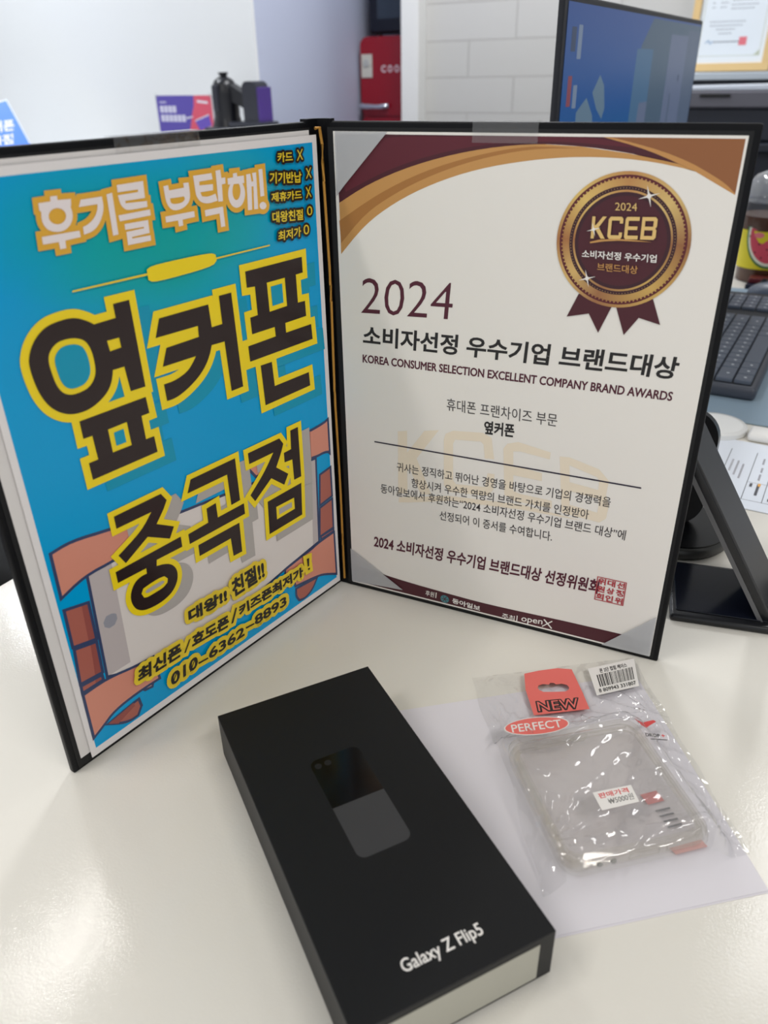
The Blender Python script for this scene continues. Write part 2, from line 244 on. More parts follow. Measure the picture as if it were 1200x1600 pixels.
DATA={'C_MAROON':[(11.52,299.28),(156.14,299.9),(177.62,294.15),(200.78,285.07),(191.96,288.79),(169.31,292.63),(145.97,295.31),(120.22,296.07),(88.9,292.35),(57.91,284.82),(31.11,274.62),(12.23,263.89)],'C_STRIPE':[(10.81,286.15),(33.34,298.26),(77.2,298.6),(97.85,298.98),(133.71,299.37),(156.27,298.79),(173.72,294.91),(161.78,295.55),(137.06,297.16),(111.35,296.52),(88.83,294.14),(63.04,288.51),(40.57,281.06),(16.59,269.81)],'C_GOLD':[(12.23,263.89),(31.11,274.62),(57.91,284.82),(88.9,292.35),(120.22,296.07),(146.0,295.03),(169.35,292.35),(192.02,288.41),(200.78,285.07),(198.96,285.84),(174.99,289.96),(146.45,290.78),(120.79,288.52),(93.41,283.69),(68.66,275.83),(46.86,265.65),(28.04,252.96),(12.06,235.74)],'C_GOLD2':[(11.74,254.21),(36.45,269.54),(63.09,281.66),(91.42,289.99),(120.29,295.2),(146.09,294.18),(121.37,293.78),(93.22,288.23),(68.6,280.24),(46.91,270.25),(28.23,258.8),(12.36,241.89)],'C_BROWN':[(156.14,299.9),(220.12,300.07),(219.95,275.78),(198.96,285.84),(200.78,285.07),(177.62,294.15)],'C_BROWN2':[(156.14,299.9),(160.65,299.86),(191.46,291.95),(212.82,281.58),(219.84,276.33),(219.95,275.78),(198.96,285.84),(200.78,285.07),(177.62,294.15)],'C_BAND':[(10.59,18.17),(29.32,17.01),(55.29,14.95),(84.09,13.69),(111.83,12.75),(164.04,14.49),(201.39,15.19),(219.57,14.85),(220.09,5.31),(190.81,4.08),(165.21,2.25),(112.34,2.41),(55.28,3.68),(38.3,3.95),(10.06,5.21)],'C_P1':[(11.75,300.55),(43.18,300.52),(16.22,273.14),(11.2,267.59)],'C_P2':[(9.92,32.71),(50.35,7.84),(10.05,4.92)],'C_P3':[(219.71,34.73),(190.03,3.83),(219.97,3.98)],'C_MEDAL':[(138.68,251.93),(202.85,259.54),(170.33,285.33),(173.51,218.94)],'C_RIB1':[(152.26,224.98),(147.08,212.34),(158.52,215.05),(164.52,205.37),(170.1,220.27)],'C_RIB2':[(171.89,220.43),(177.8,205.6),(184.17,215.31),(195.13,212.74),(189.61,225.86)],'C_SWOOSH':[(155.26,251.45),(159.97,252.81),(169.09,253.7),(178.18,253.53),(185.38,253.07),(176.46,252.89),(169.2,252.82),(161.93,252.02),(155.53,250.73)],'C_STARS':[(181.03,274.03),(155.84,233.26),(156.46,257.47)],'C_LINE':[(30.61,119.51),(198.76,119.53),(198.89,118.61),(30.59,118.6)],'C_FL':[(75.11,12.26),(75.88,12.21),(75.48,7.47),(74.81,7.55)],'C_FC':[(78.06,7.76),(85.61,9.37)],'C_FL2':[(133.24,9.66),(133.91,9.65),(133.79,4.82),(133.17,4.9)],'C_X':[(151.54,12.03),(157.19,6.11),(150.75,5.99),(157.08,12.13)],'C_SEAL':[(181.8,53.59),(199.16,54.23),(199.14,37.64),(181.89,36.29)],'W_K1':[(47.32,129.01),(53.74,130.48),(53.69,115.39),(65.55,132.43),(75.14,134.41),(60.28,112.4),(70.77,88.11),(63.15,87.26),(55.46,104.47),(53.65,101.99),(54.02,85.37),(47.18,84.4)],'W_C':[(78.53,128.6),(79.61,132.77),(84.46,135.56),(103.39,137.39),(109.1,135.12),(111.46,121.1),(105.44,120.66),(104.37,129.74),(102.42,131.37),(85.91,129.86),(84.69,126.99),(85.39,101.78),(87.45,99.38),(106.37,101.08),(107.81,110.99),(112.24,111.17),(112.16,100.86),(109.23,95.38),(82.94,92.78),(79.21,97.02)],'W_E':[(116.83,129.31),(119.06,132.95),(125.6,135.11),(145.49,131.83),(145.3,127.31),(127.22,129.2),(123.02,128.45),(123.61,119.37),(141.38,117.46),(141.81,112.25),(124.04,112.78),(124.75,102.05),(129.19,100.91),(148.88,100.24),(149.36,94.88),(125.81,95.36),(119.32,98.17)],'W_B':[(150.89,130.25),(156.65,130.66),(174.21,126.32),(180.6,119.92),(180.01,110.76),(182.45,104.7),(181.87,95.24),(178.23,91.71),(155.53,93.48)],'W_Bh':[(157.15,125.65),(173.68,121.13),(175.08,118.83),(175.19,113.02),(158.22,114.84)],'W_Bh2':[(158.8,109.02),(175.85,107.26),(176.71,104.8),(176.34,98.05),(159.71,99.83)],'W_U':[(47.59,81.52),(83.01,89.93),(130.95,93.68),(167.77,90.71),(131.2,90.24),(83.1,86.34),(55.43,79.29),(47.55,77.77)],'P_GLYPHS':[('S',[(-161.31,231.29),(-162.94,232.64),(-164.89,233.88),(-168.82,235.95),(-172.98,236.74),(-178.48,236.61),(-184.05,235.77),(-188.81,233.17),(-192.7,229.31),(-195.2,224.56),(-195.76,220.88),(-195.35,214.65),(-194.1,208.03),(-191.42,201.97),(-187.54,197.73),(-182.56,194.86),(-176.96,193.9),(-171.57,194.26),(-165.69,196.36),(-160.87,199.47),(-157.89,203.48),(-156.23,208.48),(-149.82,208.37),(-148.8,195.74),(-140.14,195.51),(-140.78,237.97),(-149.67,237.99),(-149.6,231.58)],[[(-172.04,227.78),(-168.59,226.34),(-166.52,224.22),(-164.96,219.79),(-164.76,212.11),(-166.1,207.73),(-169.94,204.08),(-174.75,203.16),(-179.87,203.28),(-183.71,205.65),(-185.71,210.05),(-186.35,214.82),(-186.83,220.59),(-185.55,224.7),(-181.23,227.99),(-176.25,228.39)],[(-156.36,222.5),(-149.7,222.4),(-149.5,217.6),(-155.82,217.36)]]),('S',[(-178.63,190.17),(-141.06,190.3),(-140.53,181.72),(-145.39,181.7),(-145.19,169.02),(-140.18,168.9),(-139.73,160.07),(-178.41,159.93),(-178.55,168.77),(-173.37,168.83),(-173.79,181.26),(-178.6,181.43)],[[(-165.08,181.34),(-154.17,181.55),(-153.89,169.05),(-164.96,169.21)]]),('S',[(-125.84,225.83),(-94.39,225.82),(-93.91,213.83),(-86.52,213.86),(-86.65,228.57),(-78.03,228.54),(-76.88,176.29),(-85.62,176.27),(-86.45,204.42),(-95.42,204.74),(-97.52,200.11),(-101.4,194.9),(-106.75,190.66),(-113.2,187.33),(-119.37,185.03),(-124.59,184.06),(-128.89,184.23),(-129.16,193.19),(-123.51,193.03),(-117.69,194.13),(-112.95,195.84),(-109.15,199.15),(-106.75,201.82),(-128.15,202.09),(-124.25,210.74),(-103.2,211.06),(-102.85,216.72),(-129.61,217.09)],[]),('S',[(-66.58,237.22),(-22.18,237.32),(-22.24,228.6),(-28.09,228.47),(-27.96,212.49),(-21.94,212.27),(-21.78,203.4),(-39.63,203.35),(-39.56,197.65),(-17.93,197.59),(-17.43,188.44),(-69.69,188.57),(-69.94,197.4),(-48.15,197.62),(-48.36,203.11),(-66.14,203.26),(-66.33,212.49),(-60.53,212.65),(-60.63,228.24),(-66.61,228.74)],[[(-51.51,228.48),(-37.17,228.5),(-37.04,212.59),(-51.27,212.37)]]),('S',[(-62.07,184.17),(-53.11,183.92),(-52.45,169.07),(-22.72,169.01),(-22.26,160.39),(-61.23,159.93)],[]),('H',[(-171.72,136.44),(-142.32,136.65),(-139.38,131.66),(-142.27,127.34),(-148.19,121.04),(-137.68,114.55),(-141.58,108.74),(-154.9,116.42),(-170.55,108.15),(-173.77,114.38),(-157.82,121.51),(-150.02,129.17),(-171.69,129.42)],[]),('H',[(-177.35,106.2),(-134.45,106.52),(-134.53,99.99),(-152.16,100.51),(-152.88,96.92),(-148.42,95.86),(-143.98,93.62),(-141.01,89.7),(-140.39,84.65),(-142.26,79.73),(-146.12,75.91),(-152.08,73.95),(-158.23,73.68),(-164.04,74.46),(-167.81,76.13),(-170.68,79.03),(-172.21,83.99),(-171.84,88.36),(-169.86,92.34),(-166.73,95.11),(-163.12,95.94),(-159.69,95.76),(-159.43,99.01),(-177.37,99.47)],[[(-165.25,85.71),(-163.57,88.21),(-159.37,88.72),(-152.76,89.09),(-149.28,88.34),(-147.43,85.86),(-148.06,83.56),(-151.17,81.77),(-156.64,81.64),(-162.01,81.51),(-164.17,82.47)]]),('H',[(-122.03,136.68),(-89.15,136.68),(-89.12,109.36),(-96.14,109.18),(-96.43,129.2),(-125.51,129.52)],[]),('H',[(-114.27,115.02),(-107.23,115.45),(-107.21,105.95),(-86.51,106.04),(-86.6,98.97),(-129.33,99.05),(-129.27,105.44),(-114.55,105.97)],[]),('H',[(-123.72,95.47),(-91.83,95.23),(-92.37,75.31),(-99.43,75.63),(-99.85,88.21),(-123.96,88.27)],[]),('H',[(-79.07,135.87),(-52.73,135.77),(-49.77,131.12),(-52.56,125.45),(-57.52,118.17),(-47.77,109.81),(-52.01,103.87),(-62.52,112.82),(-77.46,103.46),(-80.73,108.84),(-67.58,118.98),(-58.81,128.65),(-78.9,128.82)],[]),('H',[(-42.87,137.42),(-36.0,137.4),(-36.34,103.42),(-42.93,103.57),(-43.2,118.0),(-50.02,118.58),(-49.99,125.01),(-43.51,125.15)],[]),('H',[(-67.46,98.58),(-36.8,98.89),(-38.21,76.11),(-68.59,75.84)],[[(-60.72,91.87),(-44.4,91.36),(-44.52,83.25),(-61.0,83.04)]])],'P_HEAD':[([(-175.51,284.27),(-170.04,284.34),(-169.74,286.19),(-166.63,286.15),(-166.72,284.49),(-160.57,284.23),(-161.03,281.61),(-161.44,281.11),(-161.06,279.2),(-161.39,276.91),(-162.71,274.74),(-164.78,273.14),(-167.21,272.32),(-169.97,272.34),(-172.77,273.12),(-174.56,274.53),(-175.5,276.5),(-175.55,278.78),(-175.04,280.98),(-175.8,281.53)],[[(-164.35,277.86),(-164.79,276.91),(-165.58,276.11),(-166.64,275.53),(-167.86,275.23),(-169.13,275.25),(-170.32,275.57),(-171.3,276.17),(-171.99,276.98),(-172.33,277.92),(-172.28,278.9),(-171.85,279.83),(-171.07,280.62),(-170.04,281.19),(-168.83,281.5),(-167.57,281.5),(-166.38,281.19),(-165.38,280.61),(-164.66,279.81),(-164.31,278.86)]]),([(-177.22,271.46),(-159.52,271.44),(-159.46,268.79),(-167.04,268.51),(-167.34,265.45),(-170.2,265.43),(-170.12,268.41),(-177.45,268.48)],[]),([(-156.1,283.35),(-145.61,283.45),(-145.52,279.15),(-147.13,275.5),(-150.02,272.02),(-153.44,270.08),(-157.68,269.49),(-157.52,272.59),(-154.43,273.36),(-150.99,275.53),(-148.8,278.6),(-148.44,280.7),(-157.61,280.64)],[]),([(-143.1,284.03),(-140.13,284.36),(-140.56,267.1),(-143.41,266.88)],[]),([(-137.08,287.14),(-122.95,287.39),(-123.37,280.33),(-134.12,280.3),(-134.14,279.32),(-122.54,278.94),(-122.73,276.45),(-133.1,276.24),(-135.42,277.17),(-137.08,279.58),(-137.38,283.0),(-126.54,283.16),(-126.44,284.23),(-137.3,284.2)],[]),([(-138.93,274.82),(-121.66,275.21),(-121.64,272.66),(-138.67,272.32)],[]),([(-136.48,270.87),(-123.53,270.87),(-123.81,265.25),(-133.73,264.92),(-133.75,264.26),(-123.56,264.17),(-123.57,261.82),(-136.53,261.77),(-136.26,267.48),(-126.5,267.7),(-126.51,268.31),(-136.7,268.4)],[]),([(-112.15,284.07),(-109.45,284.25),(-109.28,281.93),(-100.33,282.23),(-100.41,284.25),(-97.19,284.16),(-97.18,278.01),(-98.65,275.31),(-102.28,273.36),(-106.91,272.75),(-109.89,273.83),(-111.6,276.39),(-112.07,278.77)],[[(-109.44,278.47),(-101.02,278.44),(-100.6,277.21),(-102.49,275.77),(-107.64,275.68),(-109.24,276.57)]]),([(-113.58,271.0),(-96.07,271.23),(-96.07,268.6),(-103.73,268.35),(-103.81,265.74),(-106.44,265.62),(-106.45,268.38),(-113.59,268.39)],[]),([(-93.97,286.75),(-82.42,286.89),(-82.13,284.08),(-90.64,283.88),(-90.8,282.18),(-82.28,281.93),(-82.6,279.19),(-90.87,279.12),(-89.99,277.19),(-86.35,276.54),(-81.35,277.44),(-80.49,274.14),(-86.88,273.42),(-91.43,274.7),(-93.61,277.6),(-93.77,280.49)],[]),([(-79.67,287.69),(-76.53,287.79),(-76.42,284.11),(-73.94,284.16),(-74.1,281.33),(-76.54,281.19),(-77.06,273.49),(-80.09,273.6)],[]),([(-89.39,270.78),(-77.45,271.04),(-77.35,261.64),(-80.17,261.62),(-80.2,268.12),(-89.39,267.91)],[]),([(-72.48,283.53),(-68.65,283.65),(-68.52,285.46),(-65.84,285.45),(-65.86,283.82),(-61.31,283.79),(-61.44,280.29),(-72.49,280.68)],[]),([(-61.57,275.25),(-62.16,273.22),(-63.27,271.45),(-64.79,270.12),(-66.57,269.37),(-68.42,269.27),(-70.16,269.81),(-71.61,270.95),(-72.65,272.56),(-73.18,274.48),(-73.14,276.53),(-72.55,278.51),(-71.46,280.23),(-69.99,281.54),(-68.26,282.3),(-66.44,282.44),(-64.7,281.95),(-63.22,280.86),(-62.13,279.27),(-61.57,277.33)],[[(-64.62,276.85),(-64.95,275.56),(-65.52,274.42),(-66.27,273.55),(-67.13,273.04),(-68.01,272.93),(-68.83,273.24),(-69.5,273.93),(-69.96,274.93),(-70.17,276.14),(-70.11,277.45),(-69.78,278.72),(-69.21,279.84),(-68.47,280.7),(-67.62,281.21),(-66.75,281.33),(-65.93,281.04),(-65.26,280.37),(-64.78,279.38),(-64.56,278.17)]]),([(-59.62,284.13),(-56.76,284.21),(-56.31,280.43),(-55.01,280.51),(-55.45,284.39),(-52.55,284.47),(-53.4,266.88),(-56.26,267.03),(-55.33,278.15),(-56.63,278.13),(-57.65,267.05),(-60.69,267.17)],[]),([(-50.71,285.67),(-47.92,285.72),(-48.07,272.71),(-50.91,272.66)],[]),([(-47.13,267.75),(-47.5,266.97),(-48.3,266.4),(-49.38,266.17),(-50.52,266.31),(-51.5,266.8),(-52.12,267.53),(-52.26,268.37),(-51.9,269.15),(-51.11,269.71),(-50.04,269.95),(-48.9,269.82),(-47.92,269.33),(-47.29,268.6)],[])],'P_BAR':[(-128.35,249.34),(-124.97,250.67),(-89.21,250.43),(-86.24,249.0),(-86.02,246.41),(-88.98,244.09),(-125.35,243.18),(-128.37,244.93)],'P_LINE':[(-168.81,247.91),(-128.65,247.9),(-86.45,247.71),(-47.08,247.97),(-47.17,247.28),(-86.19,246.91),(-128.52,246.91),(-168.8,247.17)],'P_SL1':[(-146.28,32.59),(-141.28,39.44),(-140.17,39.33),(-145.08,32.29)],'P_SL2':[(-109.02,30.93),(-104.14,40.06),(-102.77,39.88),(-107.36,30.8)],'P_EX':[(-38.02,41.66),(-35.71,41.25),(-36.31,35.13),(-37.65,35.17),(-37.63,33.68),(-35.79,33.5),(-35.75,32.13),(-37.44,32.22)],'P_D1':[(-137.78,19.65),(-130.2,18.62),(-130.0,17.45),(-137.61,18.38)],'P_D2':[(-98.07,21.37),(-90.73,20.37),(-90.45,19.14),(-97.83,20.03)],'P_PHONE':[(-191.96,126.04),(-20.89,109.98),(-23.19,47.69),(-56.26,43.37),(-96.85,36.27),(-138.89,34.63),(-177.76,41.11),(-195.02,48.29)],'P_BEZ1':[(-191.96,126.04),(-177.8,124.85),(-179.9,48.24),(-195.02,48.29)],'P_BEZ2':[(-25.23,110.3),(-20.89,109.98),(-23.19,47.69),(-29.47,47.75)],'P_HOME':[(-189.96,81.28),(-187.68,84.01),(-183.92,83.92),(-181.77,82.17),(-181.77,79.06),(-183.9,76.36),(-187.36,76.11),(-189.81,78.27)],'P_LH1':[(-207.74,132.72),(-196.41,134.14),(-175.41,130.43),(-158.61,128.47),(-152.71,123.37),(-161.93,114.58),(-176.31,112.59),(-194.08,112.51),(-208.27,107.18)],'P_LF':[[(-208.44,100.24),(-195.19,97.36),(-195.66,74.44),(-209.0,77.43)],[(-208.6,75.85),(-196.01,72.89),(-196.83,52.86),(-210.24,54.04)],[(-210.17,52.61),(-197.56,51.5),(-197.48,48.14),(-210.42,48.13)]],'P_LFS':[[(-199.1,98.16),(-195.19,97.36),(-195.66,74.44),(-200.1,75.72)],[(-199.58,73.43),(-196.01,72.89),(-196.83,52.86),(-201.32,53.5)],[(-201.69,51.9),(-197.56,51.5),(-197.48,48.14),(-202.12,48.18)]],'P_LPALM':[(-210.4,46.7),(-195.06,47.42),(-177.25,43.52),(-165.59,42.45),(-164.39,25.57),(-180.01,26.19),(-195.79,24.56),(-203.9,19.82),(-210.8,16.36)],'P_LTHUMB':[(-201.01,19.04),(-183.76,21.38),(-179.98,21.59),(-179.27,15.93),(-182.62,11.24),(-187.79,11.14),(-193.68,13.73)],'P_LTHUMB2':[(-201.01,19.04),(-183.76,21.38),(-183.17,18.89),(-195.26,14.78)],'P_LTIP':[(-178.12,28.31),(-168.25,27.76),(-170.08,23.47),(-174.7,24.3)],'P_RH1':[(-83.12,130.91),(-56.38,131.5),(-32.37,130.42),(-15.27,130.96),(-3.73,132.78),(-4.64,108.36),(-11.89,111.13),(-20.81,110.87),(-32.67,113.21),(-74.39,118.55)],'P_RH1S':[(-42.37,130.16),(-24.57,130.26),(-25.15,111.18),(-32.67,113.21),(-44.09,114.58)],'P_RF':[[(-18.25,96.8),(-5.35,98.23),(-6.22,76.2),(-20.19,74.48)],[(-20.36,72.58),(-6.37,74.27),(-7.68,51.48),(-22.25,50.82)],[(-20.93,50.69),(-7.62,50.41),(-7.77,48.4),(-21.14,48.22)]],'P_RPALM':[(-57.53,43.04),(-38.48,45.18),(-32.0,45.24),(-23.92,47.02),(-7.41,47.71),(-7.21,12.24),(-19.54,18.75),(-27.53,21.49),(-49.5,25.2),(-50.28,29.82),(-58.52,34.41)],'P_RTHUMB':[(-49.11,22.87),(-27.62,20.46),(-32.96,13.7),(-40.62,10.48),(-47.02,12.05),(-49.75,16.86)],'P_BLUE':[(-7.56,9.42),(-4.34,295.63),(-211.05,8.23)]}
TXT={'2024m':[(165.88,266.92),(176.32,267.04),(165.52,270.53)],'KCEBm':[(155.45,253.09),(186.81,254.21),(155.21,263.63)],'t1m':[(152.04,243.51),(188.85,243.39),(151.82,247.39)],'t2m':[(160.52,237.58),(180.68,237.33),(160.15,241.56)],'2024':[(23.82,202.28),(81.44,203.81),(25.4,223.17)],'title':[(24.43,182.66),(207.27,184.64),(25.07,195.02)],'eng':[(24.06,171.65),(206.83,172.98),(24.23,176.57)],'s1':[(80.0,148.37),(147.55,148.43),(79.82,156.18)],'s2':[(104.16,136.77),(122.83,137.41),(104.14,145.5)],'L1':[(46.33,100.51),(183.2,103.05),(46.4,107.24)],'L2':[(56.77,90.83),(171.68,92.22),(56.77,97.64)],'L3':[(34.4,82.19),(194.25,83.03),(34.55,89.22)],'L4':[(76.87,70.93),(151.34,72.05),(76.74,77.9)],'L5':[(28.0,37.67),(182.87,41.13),(28.77,48.32)],'f1':[(67.24,7.61),(73.75,7.53),(67.68,12.1)],'f2':[(87.33,6.76),(107.6,5.61),(87.44,11.13)],'f3':[(123.1,4.55),(131.82,4.49),(123.3,8.9)],'f4':[(136.46,4.56),(150.75,5.99),(136.56,9.38)],'wm':[(47.04,79.0),(184.65,88.1),(47.52,129.95)],'k1':[(-36.28,287.74),(-24.71,287.3),(-35.96,292.54)],'k1x':[(-21.47,287.39),(-16.68,287.64),(-21.03,292.58)],'k2':[(-43.41,278.1),(-19.02,276.16),(-42.86,283.63)],'k2x':[(-15.16,277.79),(-10.58,277.9),(-14.98,283.06)],'k3':[(-43.21,269.02),(-19.57,267.9),(-42.9,273.63)],'k3x':[(-16.03,267.87),(-11.51,268.1),(-16.06,273.46)],'k4':[(-43.7,258.55),(-19.51,256.95),(-43.38,264.17)],'k4x':[(-16.05,258.59),(-11.62,258.59),(-15.99,263.42)],'k5':[(-40.46,248.58),(-22.17,248.47),(-40.0,253.77)],'k5x':[(-19.84,248.9),(-15.18,248.8),(-19.8,254.12)],'b1a':[(-139.03,50.52),(-109.66,48.94),(-138.37,58.94)],'b1b':[(-104.31,48.06),(-77.29,48.4),(-104.28,60.81)],'b2a':[(-178.84,32.76),(-148.63,31.94),(-177.28,41.83)],'b2b':[(-146.12,32.11),(-140.28,39.41),(-146.12,32.11)],'b2c':[(-139.73,32.61),(-111.19,30.36),(-138.76,40.88)],'b2d':[(-101.36,32.26),(-42.8,30.53),(-101.39,39.69)],'b3a':[(-159.0,16.19),(-138.65,16.91),(-157.66,24.45)],'b3b':[(-129.5,16.46),(-99.87,16.02),(-128.56,23.59)],'b3c':[(-90.04,17.81),(-60.68,16.89),(-89.8,24.96)]}
# ================================================================== SETTING
M_TABLE = mat('table_laminate', (228, 224, 215), rough=0.6, spec=0.25, coat=0.45, coat_rough=0.03, bump=(800, 0.28, 0.00022))
M_WALL = mat('white_paint', (236, 238, 240), rough=0.7)
M_WALLB = mat('shade_tinted_paint', (196, 203, 226), rough=0.7)  # bluish shade of the alcove put into the wall colour
M_CEIL = mat('ceiling_paint', (240, 240, 238), rough=0.8)
M_FLOOR = mat('dark_floor', (46, 46, 50), rough=0.5)
M_WHITE = mat('white_plastic', (240, 240, 238), rough=0.35)
M_BLACK = mat('black_plastic', (16, 16, 18), rough=0.32)
RZ = Matrix.Rotation(TH, 4, 'Z')
def EM(a, b, z=0.0, rz=0.0): return Matrix.Translation(E(a, b, z)) @ Matrix.Rotation(TH + rz, 4, 'Z')
FLOOR = -0.74
m = MB(); m.box(-4.2, 3.2, -2.6, 3.9, FLOOR - .05, FLOOR, M_FLOOR); structure(m.build('floor', M=RZ))
m = MB(); m.box(-4.2, 3.2, -2.6, 3.9, CEIL, CEIL + .05, M_CEIL); structure(m.build('ceiling', M=RZ))
m = MB(); m.box(-4.2, -1.758, 2.2, 2.216, FLOOR, CEIL, M_WALL); structure(m.build('wall_left', M=RZ))
m = MB(); m.box(-.088, 0, 0, 1.43, FLOOR, CEIL, M_WALLB); structure(m.build('wall_alcove_left', M=RZ @ Matrix.Translation((-1.7577, 2.214, 0)) @ Matrix.Rotation(.139, 4, 'Z')))
m = MB(); m.box(-2.1, -1.2, 3.62, 3.72, FLOOR, CEIL, M_WALLB); structure(m.build('wall_alcove_back', M=RZ))
m = MB(); m.box(-1.534, -1.4535, 2.88, 3.06, FLOOR, CEIL, M_WHITE, bev=.003); structure(m.build('trim_1', M=RZ))
def tile_mat():
    mt = mat('grey_wall_tile', (206, 205, 203), rough=0.45); nt = mt.node_tree; p = nt.nodes['Principled BSDF']
    tc = nt.nodes.new('ShaderNodeTexCoord'); mp = nt.nodes.new('ShaderNodeMapping'); br = nt.nodes.new('ShaderNodeTexBrick')
    mp.inputs['Rotation'].default_value = (math.radians(90), 0, 0); mp.inputs['Location'].default_value = (0.06, 0.1301 - (0.4335 % 0.1301) + .002 - .045, 0)
    br.inputs['Scale'].default_value = 1.0; br.inputs['Brick Width'].default_value = 0.40; br.inputs['Row Height'].default_value = 0.1301
    br.inputs['Mortar Size'].default_value = 0.0026; br.inputs['Mortar Smooth'].default_value = 0.3
    br.inputs['Color1'].default_value = rgb(207, 206, 204); br.inputs['Color2'].default_value = rgb(203, 202, 199); br.inputs['Mortar'].default_value = rgb(188, 186, 183)
    nt.links.new(tc.outputs['Object'], mp.inputs['Vector']); nt.links.new(mp.outputs['Vector'], br.inputs['Vector'])
    nt.links.new(br.outputs['Color'], p.inputs['Base Color'])
    bp = nt.nodes.new('ShaderNodeBump'); bp.invert = True; bp.inputs['Distance'].default_value = 0.0025; bp.inputs['Strength'].default_value = 0.8
    nt.links.new(br.outputs['Fac'], bp.inputs['Height']); nt.links.new(bp.outputs['Normal'], p.inputs['Normal'])
    return mt
m = MB(); m.box(-1.453, 3.2, 2.95, 3.05, FLOOR, CEIL, tile_mat()); structure(m.build('wall_back', M=RZ))
m = MB(); m.box(3.1, 3.2, -2.6, 2.95, FLOOR, CEIL, M_WALL); structure(m.build('wall_right', M=RZ))

# ================================================================== TABLE
tb = thing('table', 'large glossy white table carrying the folder, phone box and keyboard', 'table', M=EM(0, 0, 0))
m = MB(); m.box(-0.2215, 1.05, -1.15, 1.42, -0.03, 0.0, M_TABLE, bev=.0015); m.build('tabletop', tb)
for a, b in ((-.17, -1.1), (1.0, -1.1), (-.17, 1.37), (1.0, 1.37)):
    m = MB(); m.box(a - .025, a + .025, b - .025, b + .025, FLOOR, -0.03, M_WHITE, bev=.003); m.build('leg', tb)

# ================================================================== FOLDER
A_R, A_L = -0.44117, -2.22791
er = Vector((math.cos(A_R), math.sin(A_R), 0)); el = Vector((math.cos(A_L), math.sin(A_L), 0))
nr = Vector((er.y, -er.x, 0)); nl = Vector((-el.y, el.x, 0)); ZZ = Vector((0, 0, 1))
def frame(ex, ey, ez, o=(0, 0, 0)): return Matrix(((ex.x, ey.x, ez.x, o[0]), (ex.y, ey.y, ez.y, o[1]), (ex.z, ey.z, ez.z, o[2]), (0, 0, 0, 1)))
MR = frame(er, ZZ, nr); ML = frame(-el, ZZ, nl)
M_LEATHER = mat('black_leatherette', (9, 10, 14), rough=0.45, spec=0.2, bump=(900, 0.25, 0.0004))
M_LINING = mat('black_lining', (7, 8, 12), rough=0.6)
M_GOLDCORD = mat('gold_cord', (196, 142, 62), rough=0.42, metal=0.5, bump=(1500, 0.6, 0.0006))
fo = thing('award_folder', 'open black leatherette certificate folder standing upright on the white table', 'folder')
HF, WF = 0.3055, 0.2251
m = MB(); m.box(0.007, WF, 0, HF, -0.0045, 0.0, M_LEATHER, bev=.0011, seg=3); m.build('cover', fo, MR, smooth=True)
m = MB(); m.box(-WF, -0.007, 0, HF, -0.0045, 0.0, M_LEATHER, bev=.0011, seg=3); m.build('cover', fo, ML, smooth=True)
m = MB(); m.box(0.0065, WF - .003, .002, HF - .003, -.0002, .0003, M_LINING); m.build('lining', fo, MR)
m = MB(); m.box(-WF + .003, -0.0065, .002, HF - .003, -.0002, .0003, M_LINING); m.build('lining', fo, ML)
m = MB()
sp = [er * .0085, er * .005 - (nr + nl) * .0003, (er + el) * .001 - (nr + nl) * .001, el * .005 - (nr + nl) * .0003, el * .0085]
bk = [el * .0085 - nl * .0046, (el * .002 - nl * .0055), (er * .002 - nr * .0055), er * .0085 - nr * .0046]
m.prism([(p.x, p.y) for p in sp + bk][::-1], 0.0005, HF + .0012, M_LEATHER); m.build('spine', fo)
pts = [el * (.0008 + .0003 * math.sin(t * .5)) + nl * (.0042 + .0003 * math.sin(t * .37)) + ZZ * (.006 + t * .0294 / 3.06) for t in range(0, 31)]
pts = pts + [el * .0025 + nl * .0040 + ZZ * .3025, el * .0055 + nl * .0034 + ZZ * .3022]
m = MB(); m.tube(pts, .00085, M_GOLDCORD, 8); m.build('cord', fo, smooth=True)['label'] = 'gold cord running down the spine'
M_POCKET = clear('frosted_pocket_film', haze=0.60, hazecol=(206, 207, 210), rough=0.25, ior=1.35)
for key in ('C_P1', 'C_P2', 'C_P3'):
    m = MB(); m.prism([(x * .001, y * .001) for x, y in DATA[key]], .0016, .00168, M_POCKET); m.build('corner_pocket', fo, MR)['label'] = 'frosted triangular corner pocket'

# ------------------------------------------------------------------ certificate sheet
PAPER = mat('cert_paper', (236, 232, 226), rough=0.5, spec=0.35)
def ink(name, c, **k):
    k.setdefault('rough', 0.42); return mat('ink_' + name, c, **k)
I_MAR = ink('maroon', (74, 24, 36)); I_MAR2 = ink('maroon_stripe', (92, 28, 42)); I_MTXT = ink('maroon_text', (82, 26, 46))
I_GOLD = ink('gold', (198, 146, 84)); I_GOLD2 = ink('gold_dark', (170, 116, 60)); I_BRN = ink('bronze', (146, 92, 54)); I_BRN2 = ink('bronze_light', (196, 142, 82))
I_BLK = ink('black', (30, 28, 30)); I_GRY = ink('dark_grey', (60, 56, 58)); I_WHT = ink('white', (238, 234, 230)); I_RED = ink('seal_red', (178, 62, 70)); I_NAV = ink('navy_line', (46, 40, 58))
I_WM = ink('watermark', (237, 224, 203)); I_TEAL = ink('emblem_teal', (70, 130, 140)); I_LG = ink('light_gold', (226, 190, 120))
c = Ink(0.35)
c.add([(.0102, .0038, .0004), (.22015, .0038, .0004), (.22015, .3006, .0004), (.0102, .3006, .0004), (.0102, .0038, .0007), (.22015, .0038, .0007), (.22015, .3006, .0007), (.0102, .3006, .0007)],
      [(3, 2, 1, 0), (4, 5, 6, 7), (0, 1, 5, 4), (1, 2, 6, 5), (2, 3, 7, 6), (3, 0, 4, 7)], PAPER)
c.h = .72
